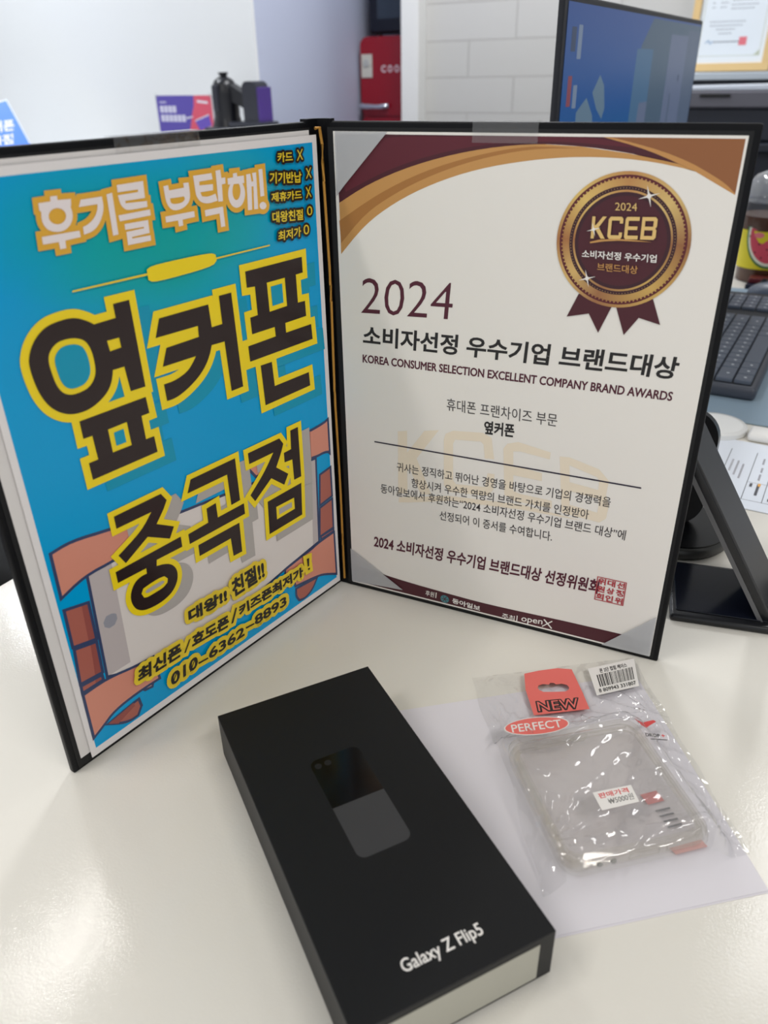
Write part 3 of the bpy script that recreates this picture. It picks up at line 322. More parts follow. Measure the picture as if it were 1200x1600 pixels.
X0, X1, Y0, Y1 = 11.3, 219.0, 5.0, 299.3
def clampC(pts): return [(min(max(x, X0), X1), min(max(y, Y0), Y1)) for x, y in pts]
for key, mt in (('C_MAROON', I_MAR), ('C_GOLD', I_GOLD)): c.poly(clampC(DATA[key]), mt)
for key, mt in (('C_MAROON', I_MAR), ('C_STRIPE', I_MAR2), ('C_BROWN', I_BRN), ('C_BROWN2', I_BRN2), ('C_GOLD', I_GOLD), ('C_GOLD2', I_GOLD2), ('C_BAND', I_MAR)):
    c.poly(soft(clampC(DATA[key])), mt)
c.poly(DATA['W_K1'], I_WM); c.poly(DATA['W_C'], I_WM); c.poly(DATA['W_E'], I_WM); c.poly(DATA['W_B'], I_WM, [DATA['W_Bh'], DATA['W_Bh2']]); c.poly(DATA['W_U'], I_WM)
def tx(s, key, st, mt, **k): s.text(st, *TXT[key], mt, **k)
tx(c, '2024', '2024', I_MTXT, offset=-0.008)
tx(c, 'title', '소비자선정 우수기업 브랜드대상', I_BLK, offset=0.026)
tx(c, 'eng', 'KOREA CONSUMER SELECTION EXCELLENT COMPANY BRAND AWARDS', I_MTXT, halo=[(I_MTXT, .16)])
tx(c, 's1', '휴대폰 프랜차이즈 부문', I_GRY); tx(c, 's2', '옆커폰', I_BLK, offset=0.03)
c.poly(DATA['C_LINE'], I_NAV)
tx(c, 'L1', '귀사는 정직하고 뛰어난 경영을 바탕으로 기업의 경쟁력을', I_GRY, offset=0.004)
tx(c, 'L2', '향상시켜 우수한 역량의 브랜드 가치를 인정받아', I_GRY, offset=0.004)
tx(c, 'L3', '동아일보에서 후원하는“2024 소비자선정 우수기업 브랜드 대상”에', I_GRY, offset=0.004)
tx(c, 'L4', '선정되어 이 증서를 수여합니다.', I_GRY, offset=0.004)
tx(c, 'L5', '2024 소비자선정 우수기업 브랜드대상 선정위원회', I_MTXT, offset=0.026)
tx(c, 'f1', '후원', I_WHT, offset=.01); tx(c, 'f2', '동아일보', I_WHT, offset=.03); tx(c, 'f3', '주최', I_WHT, offset=.01); tx(c, 'f4', 'open', I_WHT, offset=.01)
c.poly(DATA['C_FL'], I_WHT); c.poly(DATA['C_FL2'], I_WHT)
(ax, ay), (bx, by) = DATA['C_FC']; em = ((ax + bx) / 2, (ay + by) / 2); c.disc(em, 3.1, I_TEAL, 24)
for k in range(3): c.edge([(em[0] + math.cos(k * 1.047) * 2.6, em[1] + math.sin(k * 1.047) * 2.6), (em[0] - math.cos(k * 1.047) * 2.6, em[1] - math.sin(k * 1.047) * 2.6)], .22, I_MAR, closed=False)
xa, xb, xc, xd = DATA['C_X']; c.edge([xa, xb], .5, I_WHT, closed=False); c.edge([xc, xd], .38, I_WHT, closed=False)
# red seal: frame and nine angular characters
q = DATA['C_SEAL']; sx0 = (q[0][0] + q[3][0]) / 2; sx1 = (q[1][0] + q[2][0]) / 2; sy1 = (q[0][1] + q[1][1]) / 2; sy0 = (q[2][1] + q[3][1]) / 2
c.edge([(sx0, sy0), (sx1, sy0), (sx1, sy1), (sx0, sy1)], .28, I_RED)
cw, ch = (sx1 - sx0) / 3, (sy1 - sy0) / 3
for i, g in enumerate('위대선원상정회인위'):
    gx = sx0 + (i % 3) * cw; gy = sy1 - (i // 3 + 1) * ch
    c.text(g, (gx + .5, gy + .5), (gx + cw - .5, gy + .5), (gx + .5, gy + ch - .5), I_RED, offset=.03)
# medal
md = DATA['C_MEDAL']; mc = ((md[0][0] + md[1][0]) / 2, (md[2][1] + md[3][1]) / 2); mr = ((md[1][0] - md[0][0]) + (md[2][1] - md[3][1])) / 4
c.poly(DATA['C_RIB1'], I_MAR); c.poly(DATA['C_RIB2'], I_MAR)
def ringgold():
    mt = mat('ink_medal_gold', (190, 140, 80), rough=0.4); nt = mt.node_tree; p = nt.nodes['Principled BSDF']
    tc = nt.nodes.new('ShaderNodeTexCoord'); sb = nt.nodes.new('ShaderNodeVectorMath'); sb.operation = 'SUBTRACT'; sb.inputs[1].default_value = (mc[0] * .001, mc[1] * .001, 0)
    gr = nt.nodes.new('ShaderNodeTexGradient'); gr.gradient_type = 'RADIAL'; cr = nt.nodes.new('ShaderNodeValToRGB')
    el_ = cr.color_ramp.elements; cols = [(0, (168, 112, 66)), (.1, (214, 178, 110)), (.2, (158, 108, 70)), (.36, (206, 168, 92)), (.5, (150, 100, 62)), (.62, (216, 184, 116)), (.75, (190, 138, 82)), (.88, (224, 190, 110)), (1, (168, 112, 66))]
    el_[0].position = 0; el_[0].color = rgb(*cols[0][1]); el_[1].position = 1; el_[1].color = rgb(*cols[-1][1])
    for pos, co in cols[1:-1]: e = el_.new(pos); e.color = rgb(*co)
    nt.links.new(tc.outputs['Object'], sb.inputs[0]); nt.links.new(sb.outputs[0], gr.inputs['Vector']); nt.links.new(gr.outputs['Color'], cr.inputs['Fac']); nt.links.new(cr.outputs['Color'], p.inputs['Base Color'])
    return mt
I_RG = ringgold(); I_MD = ink('medal_dark', (58, 22, 34)); I_MD2 = ink('medal_red', (92, 24, 36))
for r, mt in ((1, I_RG), (.953, I_MD2), (.905, I_RG), (.80, I_MD), (.745, I_RG), (.715, I_MD), (.66, I_MAR)): c.disc(mc, mr * r, mt, 72)
for k in range(96):
    a = k * 2 * math.pi / 96; p0 = (mc[0] + mr * .885 * math.cos(a), mc[1] + mr * .885 * math.sin(a)); p1 = (mc[0] + mr * .925 * math.cos(a), mc[1] + mr * .925 * math.sin(a)); c.edge([p0, p1], .33, I_RG, closed=False)
for k in range(110):
    a = k * 2 * math.pi / 110; c.disc((mc[0] + mr * .773 * math.cos(a), mc[1] + mr * .773 * math.sin(a)), .16, I_LG, 6)
tx(c, '2024m', '2024', I_LG)
def kceb(s, lb, rb, lt, mt, t=.13):
    def P(x, y): return (lb[0] + (rb[0] - lb[0]) * x + (lt[0] - lb[0]) * y, lb[1] + (rb[1] - lb[1]) * x + (lt[1] - lb[1]) * y)
    for pl in ([(0, 0), (.05, 0), (.05, .36), (.07, .39), (.16, 0), (.225, 0), (.115, .52), (.225, 1), (.165, 1), (.07, .62), (.05, .6), (.05, 1), (0, 1)],
               [(.26, .12), (.29, 0), (.46, 0), (.485, .1), (.485, .3), (.435, .3), (.435, .17), (.31, .17), (.31, .83), (.435, .83), (.435, .7), (.485, .7), (.485, .9), (.46, 1), (.29, 1), (.26, .88)],
               [(.52, .1), (.54, 0), (.73, 0), (.73, .17), (.57, .17), (.57, .42), (.71, .42), (.71, .58), (.57, .58), (.57, .83), (.73, .83), (.73, 1), (.54, 1), (.52, .9)]):
        s.poly([P(x, y) for x, y in pl], mt)
    s.poly([P(x, y) for x, y in [(.77, 0), (.97, 0), (1, .1), (1, .42), (.98, .5), (1, .58), (1, .9), (.97, 1), (.77, 1)]], mt,
           [[P(x, y) for x, y in [(.82, .17), (.945, .17), (.945, .42), (.82, .42)]], [P(x, y) for x, y in [(.82, .58), (.945, .58), (.945, .83), (.82, .83)]]])
kceb(c, *TXT['KCEBm'], I_LG)
c.poly(DATA['C_SWOOSH'], I_GOLD); tx(c, 't1m', '소비자선정 우수기업', I_WHT, offset=.02); tx(c, 't2m', '브랜드대상', I_GOLD, offset=.01)
for (x, y), r in zip(DATA['C_STARS'], (5.2, 4.6, 3.6)):
    c.poly([(x + (r if k % 2 == 0 else r * .13) * math.cos(k * math.pi / 4 + .3), y + (r if k % 2 == 0 else r * .13) * math.sin(k * math.pi / 4 + .3)) for k in range(8)], I_WHT); c.disc((x, y), r * .22, I_WHT, 12)
tag(c.build('certificate', M=MR), 'cream award certificate with gold and maroon border and medal emblem', 'certificate')

# ------------------------------------------------------------------ poster, its backing sheet
m = MB(); m.box(-.2197, -.0078, .0078, .3014, .0004, .0008, mat('sheet_paper', (222, 218, 216), rough=.6))
tag(m.build('backing_sheet', M=ML), 'plain white sheet showing round the edges behind the blue poster', 'paper')
def bluemat():
    mt = mat('ink_poster_blue', (0, 148, 200), rough=.2, spec=.3); nt = mt.node_tree; p = nt.nodes['Principled BSDF']; N = nt.nodes; L = nt.links
    tc = N.new('ShaderNodeTexCoord'); mx = N.new('ShaderNodeMix'); mx.data_type = 'RGBA'
    mx.inputs['A'].default_value = rgb(0, 158, 216); mx.inputs['B'].default_value = rgb(0, 166, 166)
    def blob(x, y, sx, sy):
        s1 = N.new('ShaderNodeMapping'); s1.inputs['Location'].default_value = (-x / sx, -y / sy, 0); s1.inputs['Scale'].default_value = (1 / sx, 1 / sy, 0)
        g = N.new('ShaderNodeTexGradient'); g.gradient_type = 'SPHERICAL'; L.new(tc.outputs['Object'], s1.inputs['Vector']); L.new(s1.outputs['Vector'], g.inputs['Vector']); return g
    ad = None
    for bl in ((-.112, .243, .085, .030), (-.150, .272, .062, .034), (-.075, .274, .062, .034)):
        g = blob(*bl)
        if ad is None: ad = g.outputs['Fac']
        else:
            mm = N.new('ShaderNodeMath'); mm.operation = 'ADD'; mm.use_clamp = True; L.new(ad, mm.inputs[0]); L.new(g.outputs['Fac'], mm.inputs[1]); ad = mm.outputs[0]
    L.new(ad, mx.inputs['Factor']); L.new(mx.outputs['Result'], p.inputs['Base Color'])
    return mt
GK = dict(rough=.2, spec=.35)
P_BLUE = bluemat(); P_YEL = ink('poster_yellow', (242, 214, 34), **GK); P_DRK = ink('poster_black', (44, 32, 32), **GK); P_ORG = ink('poster_orange', (226, 172, 62), **GK); P_WHT = ink('poster_white', (236, 226, 226), **GK)
P_TEA = ink('poster_teal', (0, 150, 184), **GK); P_GRY = ink('poster_grey', (176, 170, 166), **GK); P_PHN = ink('poster_phone', (222, 214, 210), **GK); P_BEZ = ink('poster_bezel', (190, 180, 180), **GK); P_HOM = ink('poster_button', (150, 150, 160), **GK)
P_SK = ink('poster_skin', (214, 142, 122), **GK); P_SK2 = ink('poster_skin_dark', (172, 100, 88), **GK); P_SK3 = ink('poster_skin_deep', (150, 82, 76), **GK); P_TIP = ink('poster_nail', (226, 178, 158), **GK); P_NAV = ink('poster_navy', (58, 70, 104), **GK)
P_PAP = mat('poster_paper', (230, 226, 226), rough=.22); P_BK2 = ink('poster_small_black', (38, 34, 30), **GK); P_YE2 = ink('poster_small_yellow', (234, 204, 52), **GK)
g = Ink(2.2)
px0, px1, py0, py1 = -214.3, -3.6, 4.6, 299.0
for (x0, x1, y0, y1, z0, z1, mt) in ((px0, px1, py0, py1, 1.75, 2.2, P_PAP),): g.box(x0 * .001, x1 * .001, y0 * .001, y1 * .001, z0 * .001, z1 * .001, mt)
g.h = 2.215
bx0, bx1, by0, by1 = -211.0, -7.2, 9.2, 295.4
def clampP(pts): return [(min(max(x, bx0), bx1), min(max(y, by0), by1)) for x, y in pts]
g.poly([(bx0, by0), (bx1, by0), (bx1, by1), (bx0, by1)], P_BLUE)
D = DATA
D['P_GLYPHS'] = [(k, soft(pl), [soft(h) for h in ho]) for k, pl, ho in D['P_GLYPHS']]; D['P_HEAD'] = [(soft(pl), [soft(h) for h in ho]) for pl, ho in D['P_HEAD']]
for k in ('P_LH1', 'P_LPALM', 'P_LTHUMB', 'P_RH1', 'P_RPALM', 'P_RTHUMB', 'P_HOME', 'P_LTIP', 'P_BAR'): D[k] = soft(D[k])
g.poly(D['P_PHONE'], P_PHN); g.poly(D['P_BEZ1'], P_BEZ); g.poly(D['P_BEZ2'], P_BEZ); g.poly(D['P_HOME'], P_HOM); g.edge(D['P_PHONE'], .85, P_NAV)
for key in ('P_LF', 'P_RF'):
    for pl in D[key]: g.poly(clampP(pl), P_SK2)
for pl in D['P_LFS']: g.poly(pl, P_SK3)
for key in ('P_LF', 'P_RF'):
    for pl in D[key]: g.edge(clampP(pl), .85, P_NAV)
for key, mt in (('P_LTIP', P_TIP), ('P_LH1', P_SK), ('P_LPALM', P_SK), ('P_LTHUMB', P_SK2), ('P_LTHUMB2', P_SK3), ('P_RH1', P_SK), ('P_RH1S', P_SK2), ('P_RPALM', P_SK), ('P_RTHUMB', P_SK2)):
    pl = clampP(D[key]); g.poly(pl, mt)
    if key not in ('P_LTHUMB2', 'P_RH1S'): g.edge(pl, .85, P_NAV)
# the drop shadow of the big lettering, then its yellow outline, then the dark letters
for k, pl, ho in D['P_GLYPHS']:
    dx, dy = (8.2, -6.2) if k == 'H' else (8.6, -7.0); mt = P_GRY if k == 'H' else P_TEA
    sh = lambda P: [(min(x + dx, bx1 - .5), y + dy) for x, y in P]
    g.poly(sh(pl), mt, [sh(h) for h in ho]); g.edge(sh(pl), 2.2, mt)
for k, pl, ho in D['P_GLYPHS']:
    d = 3.9 if k == 'S' else 3.2
    g.poly(pl, P_YEL); g.edge(pl, d, P_YEL)
# reopen the counters that the outline leaves blue: ring, box of the lower consonant, box of the last letter
def inset(pl, f):
    cx = sum(p[0] for p in pl) / len(pl); cy = sum(p[1] for p in pl) / len(pl); return [(cx + (x - cx) * f, cy + (y - cy) * f) for x, y in pl]
for k, pl, ho in D['P_GLYPHS']: g.poly(pl, P_DRK, ho)
for k, pl, ho in D['P_GLYPHS']:
    for h in ho:
        xs = [p[0] for p in h]; ys = [p[1] for p in h]; wd, hd = max(xs) - min(xs), max(ys) - min(ys)
        if min(wd, hd) < (7 if k == 'H' else 6.5): continue
        cx = (max(xs) + min(xs)) / 2; cy = (max(ys) + min(ys)) / 2; dd = 5.4 if k == 'S' else 5.0
        if k == 'H': dd = 4.8
        fx, fy = (wd - dd) / wd, (hd - dd) / hd
        if fx > .1 and fy > .08: g.poly([(cx + (x - cx) * fx, cy + (y - cy) * fy) for x, y in h], P_TEA if k == 'S' else P_GRY)
for pl, ho in D['P_HEAD']: g.poly(pl, P_ORG); g.edge(pl, 2.35, P_ORG)
for pl, ho in D['P_HEAD']: g.poly(pl, P_WHT, ho)
g.poly(D['P_LINE'], P_YE2); g.poly(D['P_BAR'], P_YEL); g.edge(D['P_BAR'], .3, P_YEL)
for k, st in (('k1', '카드'), ('k2', '기기반납'), ('k3', '제휴카드'), ('k4', '대왕친절'), ('k5', '최저가')):
    tx(g, k, st, P_YE2, offset=.022, halo=[(P_BK2, 1.25)])
for k in ('k1x', 'k2x', 'k3x'): tx(g, k, 'X', P_YE2, halo=[(P_BK2, 1.25)])
for k in ('k4x', 'k5x'): tx(g, k, '0', P_YE2, halo=[(P_BK2, 1.25)])
low = (('b1a', '대왕!!'), ('b1b', '친절!!'), ('b2a', '최신폰'), ('b2c', '효도폰'), ('b2d', '키즈폰최저가'), ('b3a', '010'), ('b3b', '6362'), ('b3c', '8893'))
for pl in (D['P_SL1'], D['P_SL2'], D['P_D1'], D['P_D2'], D['P_EX'][:4], D['P_EX'][4:]): g.poly(pl, P_YE2); g.edge(pl, 3.0, P_YE2)
for k, st in low: tx(g, k, st, P_YE2, offset=.02, halo=[(P_YE2, 3.0)])
for k, st in low: tx(g, k, st, P_BK2, offset=.02, halo=[(P_BK2, .28 if k[:2] != 'b3' else .12)])
for pl in (D['P_SL1'], D['P_SL2'], D['P_D1'], D['P_D2'], D['P_EX'][:4], D['P_EX'][4:]): g.poly(pl, P_BK2)
for k in (0, 2):
    lb, rb, lt = TXT['b3a']; f0, f1 = k / 3 + .04, k / 3 + .29
    g.edge([(lb[0] + (rb[0] - lb[0]) * f0 + .2, lb[1] + 1.0), (lb[0] + (rb[0] - lb[0]) * f1, lt[1] - .6)], .38, P_BK2, closed=False)
tag(g.build('poster', M=ML), 'glossy blue poster with chunky yellow-outlined lettering and hands holding a phone', 'poster')

# ------------------------------------------------------------------ clear tape over the top edges
M_TAPE = clear('clear_tape', haze=.02, rough=.10, ior=1.5, bump=(120, .5, .002))
def tape(x0, x1, lab, M, drop):
    t = MB(); z0, z1 = .00125, -.0050; T = .00012
    t.box(x0, x1, HF - drop, HF + .0006, z0, z0 + T, M_TAPE); t.box(x0, x1, HF + .0005, HF + .0005 + T, z1, z0 + T, M_TAPE); t.box(x0, x1, HF - .012, HF + .0006, z1 - T, z1, M_TAPE)
    tag(t.build('clear_tape', M=M), lab, 'tape', 'clear tape on the folder')
tape(.0905, .1245, 'short strip of clear tape over the top edge above the cream certificate', MR, .0095)
tape(-.1335, -.0855, 'strip of clear tape over the top edge above the blue poster', ML, .0075)

# ================================================================== PHONE BOX
bo = Vector((-.0586, -.167, 0)); ba = 0.4417
bxv = Vector((math.cos(ba), math.sin(ba), 0)); byv = Vector((-bxv.y, bxv.x, 0))
MBOX = frame(bxv, byv, ZZ, bo)
M_CARD = mat('black_card', (11, 12, 15), rough=0.5, spec=0.4)
bxo = thing('phone_box', 'black rectangular phone box lying flat in front of the folder', 'box', M=MBOX)
BL, BW, BH = .1784, .0887, .0295
m = MB(); m.box(0, BW, -BL, 0, .0012, BH, M_CARD, bev=.0004); m.build('lid', bxo)
m = MB(); m.box(.0008, BW - .0008, -BL + .0008, -.0008, 0, .002, M_CARD); m.build('base', bxo)
I_PH1 = ink('box_picture_black', (4, 4, 6), rough=.12); I_PH2 = ink('box_picture_grey', (58, 58, 60), rough=.4); I_CAM = ink('box_picture_lens', (24, 24, 27), rough=.3)
k = Ink(BH * 1000 + .03)
def rrect(x0, x1, y0, y1, r, n=6, corners=(1, 1, 1, 1)):
    out = []
    for (cx, cy, a0, on) in ((x1 - r, y0 + r, -90, corners[0]), (x1 - r, y1 - r, 0, corners[1]), (x0 + r, y1 - r, 90, corners[2]), (x0 + r, y0 + r, 180, corners[3])):
        if on: out += [(cx + r * math.cos(math.radians(a0 + 90 * i / n)), cy + r * math.sin(math.radians(a0 + 90 * i / n))) for i in range(n + 1)]
        else: out.append((x1 if a0 in (-90, 0) else x0, y0 if a0 in (-90, 180) else y1))
    return out
k.poly(rrect(31.8, 58.2, -83.7, -52.6, 4.2, corners=(0, 1, 1, 0)), I_PH1); k.poly(rrect(31.8, 58.2, -114.4, -83.9, 4.2, corners=(1, 0, 0, 1)), I_PH2)
k.disc((35.3, -57.0), 1.75, I_CAM, 24); k.disc((40.4, -56.9), 1.75, I_CAM, 24)
k.build('lid_picture', bxo)['label'] = 'dark two-tone phone picture on the lid'
k = Ink(BH * 1000 + .03); k.text('Galaxy Z Flip5', (26.9, -168.2), (62.4, -168.4), (27.0, -161.3), I_WHT, halo=[(I_WHT, .10)])
k.build('lid_lettering', bxo)['label'] = 'white product lettering on the lid'
m = MB(); m.box(.004, .0812, -BL - .00025, -BL - .00005, .0033, .0256, mat('grey_label', (172, 170, 158), rough=.35)); m.build('seal_label', bxo)['label'] = 'pale grey label on the end face'

# ================================================================== PAPER UNDER THE BAG
m = MB(); pp = [(.0975, -.2765), (.2037, -.2560), (.1855, -.1090), (.0330, -.1375)]
M_SHEET = mat('handout_paper', (226, 222, 228), rough=.6)
m.prism(pp, .0001, .0003, M_SHEET); m.prism([(x + .0006, y + .0009) for x, y in pp], .0005, .0007, M_SHEET)
tag(m.build('paper_sheet'), 'blank white paper lying under the clear plastic bag', 'paper')

# ================================================================== CLEAR BAG AND THE CASE INSIDE
CC = Vector((.1401, -.2033)); CA = math.radians(12.3); CWX, CWY, CH = .0755, .0795, .0135
cxv = Vector((math.cos(CA), math.sin(CA), 0)); cyv = Vector((-cxv.y, cxv.x, 0))
MCASE = frame(cxv, cyv, ZZ, (CC.x, CC.y, .0010))
M_TPU = clear('clear_case_plastic', tint=(.985, .98, .965), haze=.045, hazecol=(214, 208, 196), rough=.05, ior=1.5)
M_TPUP = clear('clear_case_panel', tint=(.995, .99, .985), haze=.012, hazecol=(220, 218, 214), rough=.06, ior=1.45)
cs = thing('phone_case', 'clear hinged phone case sealed inside the plastic bag', 'phone case', M=MCASE)
def shell(x0, x1, y0, y1, z0, z1, r, w, floor_z, name):
    s = MB(); o = rrect(x0, x1, y0, y1, r, 8); i1 = rrect(x0 + w, x1 - w, y0 + w, y1 - w, r - w, 8); i2 = rrect(x0 + w * 2.1, x1 - w * 2.1, y0 + w * 2.1, y1 - w * 2.1, r - w, 8)
    n = len(o); rings = [(o, z0 + .001), (inset(o, 1.004), (z0 + z1) / 2), (o, z1 - .001), (inset(o, .985), z1), (i2, z1 - .0004), (i1, z1 - .002), (i1, floor_z)]
    vs = [(p[0], p[1], z) for l, z in rings for p in l]; fs = []
    for j in range(len(rings) - 1):
        for q_ in range(n): k_ = (q_ + 1) % n; fs.append((j * n + q_, j * n + k_, (j + 1) * n + k_, (j + 1) * n + q_))
    s.add(vs, fs, M_TPU); s.prism(i1, floor_z - .0012, floor_z, M_TPUP)
    return s.build(name, cs, smooth=True)
shell(-CWX / 2, CWX / 2, -CWY / 2, CWY / 2, .0062, CH - .001, .009, .0022, .0088, 'case_half')
shell(-CWX / 2 + .0015, CWX / 2 + .0025, -CWY / 2 + .0008, CWY / 2 + .001, 0, .0060, .009, .0022, .0022, 'case_half')
s = MB()
for x in (-.021, -.014): s.lathe([(.0014, 0), (.0014, .0008), (.0008, .0012)], mat('case_button', (150, 148, 142), rough=.2), 14, Matrix.Translation((x, -CWY / 2 - .0002, .0095)) @ Matrix.Rotation(math.pi / 2, 4, 'X'))
s.tube([(-.006, -CWY / 2 - .0003, .0078), (-.006, -CWY / 2 - .0003, .0112), (.009, -CWY / 2 - .0003, .0112), (.009, -CWY / 2 - .0003, .0078), (-.006, -CWY / 2 - .0003, .0078)], .00035, M_TPU, 6)
s.tube([(.013, -CWY / 2 - .0003, .0112), (.013, -CWY / 2 - .0003, .0078), (.028, -CWY / 2 - .0003, .0078)], .00035, M_TPU, 6)
s.build('side_buttons', cs, smooth=True)
s = MB(); s.tube([(-.004, CWY / 2 - .006, .0115), (-.0015, CWY / 2 - .0095, .0115), (.004, CWY / 2 - .0095, .0115), (.0075, CWY / 2 - .0065, .0115)], .0006, M_TPU, 8)
s.tube([(-.032, CWY / 2 - .0085, .0095), (-.004, CWY / 2 - .0075, .0098), (.004, CWY / 2 - .004, .0098), (.032, CWY / 2 - .0045, .0095)], .0005, M_TPU, 8); s.build('hinge_ridge', cs, smooth=True)
BC = [Vector((.1011, -.2565)), Vector((.2034, -.2366)), Vector((.1886, -.0929)), Vector((.0843, -.1091))]   # bag corners BL BR TR TL
def bagxy(u, v): return (BC[0] * (1 - u) + BC[1] * u) * (1 - v) + (BC[3] * (1 - u) + BC[2] * u) * v
def bagh(x, y):
    d = Vector((x, y)) - CC; lx, ly = abs(d.dot(cxv.xy)), abs(d.dot(cyv.xy))
    qx, qy = max(lx - (CWX / 2 - .006), 0), max(ly - (CWY / 2 - .006), 0); dist = math.hypot(qx, qy) - .006
    if dist < 0: t = 1.0
    else: t = max(0.0, 1 - dist / .013); t = t * t * (3 - 2 * t)
    sag = .0012 * max(0, 1 - (max(lx / (CWX / 2), ly / (CWY / 2))) ** 4)
    return .0013 + (CH + .0010) * t - sag * t
def wrinkle(u, v, x, y):
    from math import sin
    w = 0
    for (cu, cv, n, ph) in ((.93, .10, 17, .3), (.06, .10, 15, 1.1), (.08, .68, 13, 2.0), (.93, .66, 15, .7), (.5, .72, 11, .1)):
        du, dv = (u - cu) * .103, (v - cv) * .148; r = math.hypot(du, dv); a = math.atan2(dv, du)
        w += (abs(sin(a * n / 2 + ph + 9 * r * sin(a * 3))) ** 4 - .3) * math.exp(-r / .030) * min(1, r / .008)
    w += .5 * (abs(sin(u * 23 + 3 * sin(v * 9))) ** 6) * (1 if v > .70 else .25) + .35 * (abs(sin(v * 31 + 2.2 * sin(u * 7))) ** 6) * (1 if v < .70 else .4)
    w *= .45 if .18 < u < .82 and .10 < v < .58 else 1.0
    e = min(u, 1 - u, v, 1 - v); return w * .0030 * min(1, e / .05)
M_FILM = clear('clear_bag_film', haze=.03, hazecol=(226, 224, 226), rough=.09, ior=1.75, bump=(60, .40, .005))
bg = thing('plastic_bag', 'clear plastic retail bag with red hang tag and price stickers', 'bag')
NU, NV = 90, 120; vs = []; fs = []
for j in range(NV + 1):
    for i in range(NU + 1):
        u, v = i / NU, j / NV
        ue = u + (.006 * math.sin(v * 21) if i in (0, NU) else 0); p = bagxy(ue, v); z = bagh(p.x, p.y) + max(wrinkle(u, v, p.x, p.y), -.0002)
        vs.append((p.x, p.y, z))
for j in range(NV):
    for i in range(NU): a = j * (NU + 1) + i; fs.append((a, a + 1, a + NU + 2, a + NU + 1))
s = MB(); s.add(vs, fs, M_FILM); s.build('film', bg, smooth=True)
def flat(pts, z, mt, name, lab=None, holes=(), th=.00008):
    s = MB(); s.prism(pts, z, z + th, mt, holes); o = s.build(name, bg)
    if lab: o['label'] = lab
    return o
B_RED = mat('tag_red', (232, 112, 104), rough=.3); B_WHT = mat('sticker_white', (232, 228, 224), rough=.45); B_BLK = mat('sticker_black', (40, 38, 38), rough=.5); B_RTX = mat('sticker_red', (214, 76, 76), rough=.5)
mm = lambda pts: [(x * .001, y * .001) for x, y in pts]
hole = [(122.7 + 18.8 * t, -122.8 + 3.6 * sg) for t, sg in ((.15, -1), (.5, -1.05), (.85, -1), (.97, -.55), (1, 0), (.95, .6), (.8, .9), (.62, .75), (.55, 1.15), (.45, 1.15), (.38, .75), (.2, .9), (.05, .6), (0, 0), (.03, -.55))]
flat(mm([(116.4, -145.6), (149.4, -141.4), (148.6, -128), (146.6, -106.8), (138, -105.5), (126, -107.5), (116.8, -110), (115.2, -124)]), .0046, B_RED, 'hang_tag', 'red hang tag reading NEW with a slot', [mm(hole)])
def lettering(name, items, z):
    s = Ink(z * 1000)
    for t, lb, rb, lt, mt, of in items: s.text(t, lb, rb, lt, mt, of)
    return s.build(name, bg)
s = Ink(4.75); s.text('NEW', (119.4, -143.2), (144.4, -140.8), (119.6, -134.6), B_BLK, .05, halo=[(B_BLK, .45)]); s.h += .03; s.text('NEW', (119.8, -142.6), (143.9, -140.2), (120, -135.0), B_RED, -.002); s.build('tag_lettering', bg)
ec = (113.4, -166.2); ea = math.radians(7)
ell = [(ec[0] + 18.2 * math.cos(t) * math.cos(ea) - 6.4 * math.sin(t) * math.sin(ea), ec[1] + 18.2 * math.cos(t) * math.sin(ea) + 6.4 * math.sin(t) * math.cos(ea)) for t in [2 * math.pi * i / 40 for i in range(40)]]
flat(mm(ell), .0168, B_WHT, 'oval_sticker'); ell2 = [(ec[0] + (x - ec[0]) * .96, ec[1] + (y - ec[1]) * .93) for x, y in ell]
s = Ink(16.93); s.poly(ell2, B_RED); s.h = 16.96; s.text('PERFECT', (99.5, -171.0), (127.2, -167.6), (99.3, -165.2), B_WHT, .01); s.build('oval_lettering', bg)['label'] = 'red oval reading PERFECT'
flat(mm([(156.3, -130.4), (183.5, -122.9), (187.7, -97.8), (156.7, -106.5)]), .0046, B_WHT, 'barcode_sticker', 'white barcode sticker')
s = Ink(4.74)
def bq(x, y): return (156.3 + (183.5 - 156.3) * x + .4 * y + 3.9 * x * y, -130.4 + 7.5 * x + 23.9 * y + 1.2 * x * y)
x = .13; random.seed(11)
while x < .93:
    w = random.choice((.007, .012, .018, .026)); s.poly([bq(x, .26), bq(x + w, .26), bq(x + w, .70), bq(x, .70)], B_BLK); x += w + random.choice((.010, .014, .022))
s.text('8 809943 331807', bq(.08, .07), bq(.95, .07), bq(.08, .2), B_BLK, .01); s.text('폰 2단 접힘 케이스', bq(.22, .74), bq(.82, .74), bq(.22, .9), B_BLK, .015); s.build('barcode_print', bg)
zt = .0156
flat(mm([(135, -221.7), (154.4, -216.9), (153.2, -206.6), (133, -210.9)]), zt, B_WHT, 'price_sticker', 'white price sticker')
s = Ink(zt * 1000 + .13); s.text('판매가격', (135.6, -214.8), (151.2, -211.3), (135.2, -211.6), B_RTX, .02); s.text('₩5000원', (139.6, -218.3), (152.6, -215.2), (139.3, -214.6), B_BLK, -.002); s.build('price_lettering', bg)
s = Ink(8.6); s.poly([(171.0, -153.4), (172.6, -155.2), (175.2, -157.0), (177.5, -156.2), (181.6, -155.2), (182.6, -156.6), (178.6, -159.0), (175.6, -161.2), (173.6, -158.8)], B_RTX)
s.text('DROP', (173.6, -167.4), (181.2, -168.4), (173.9, -164.9), B_BLK, .03); s.text('+', (181.9, -168.0), (184.0, -168.3), (182.1, -166.0), B_RTX, .03); s.edge([(175.5, -169.4), (184.3, -170.4)], .3, B_BLK, closed=False); s.build('drop_mark', bg)['label'] = 'red check mark over DROP+ print'
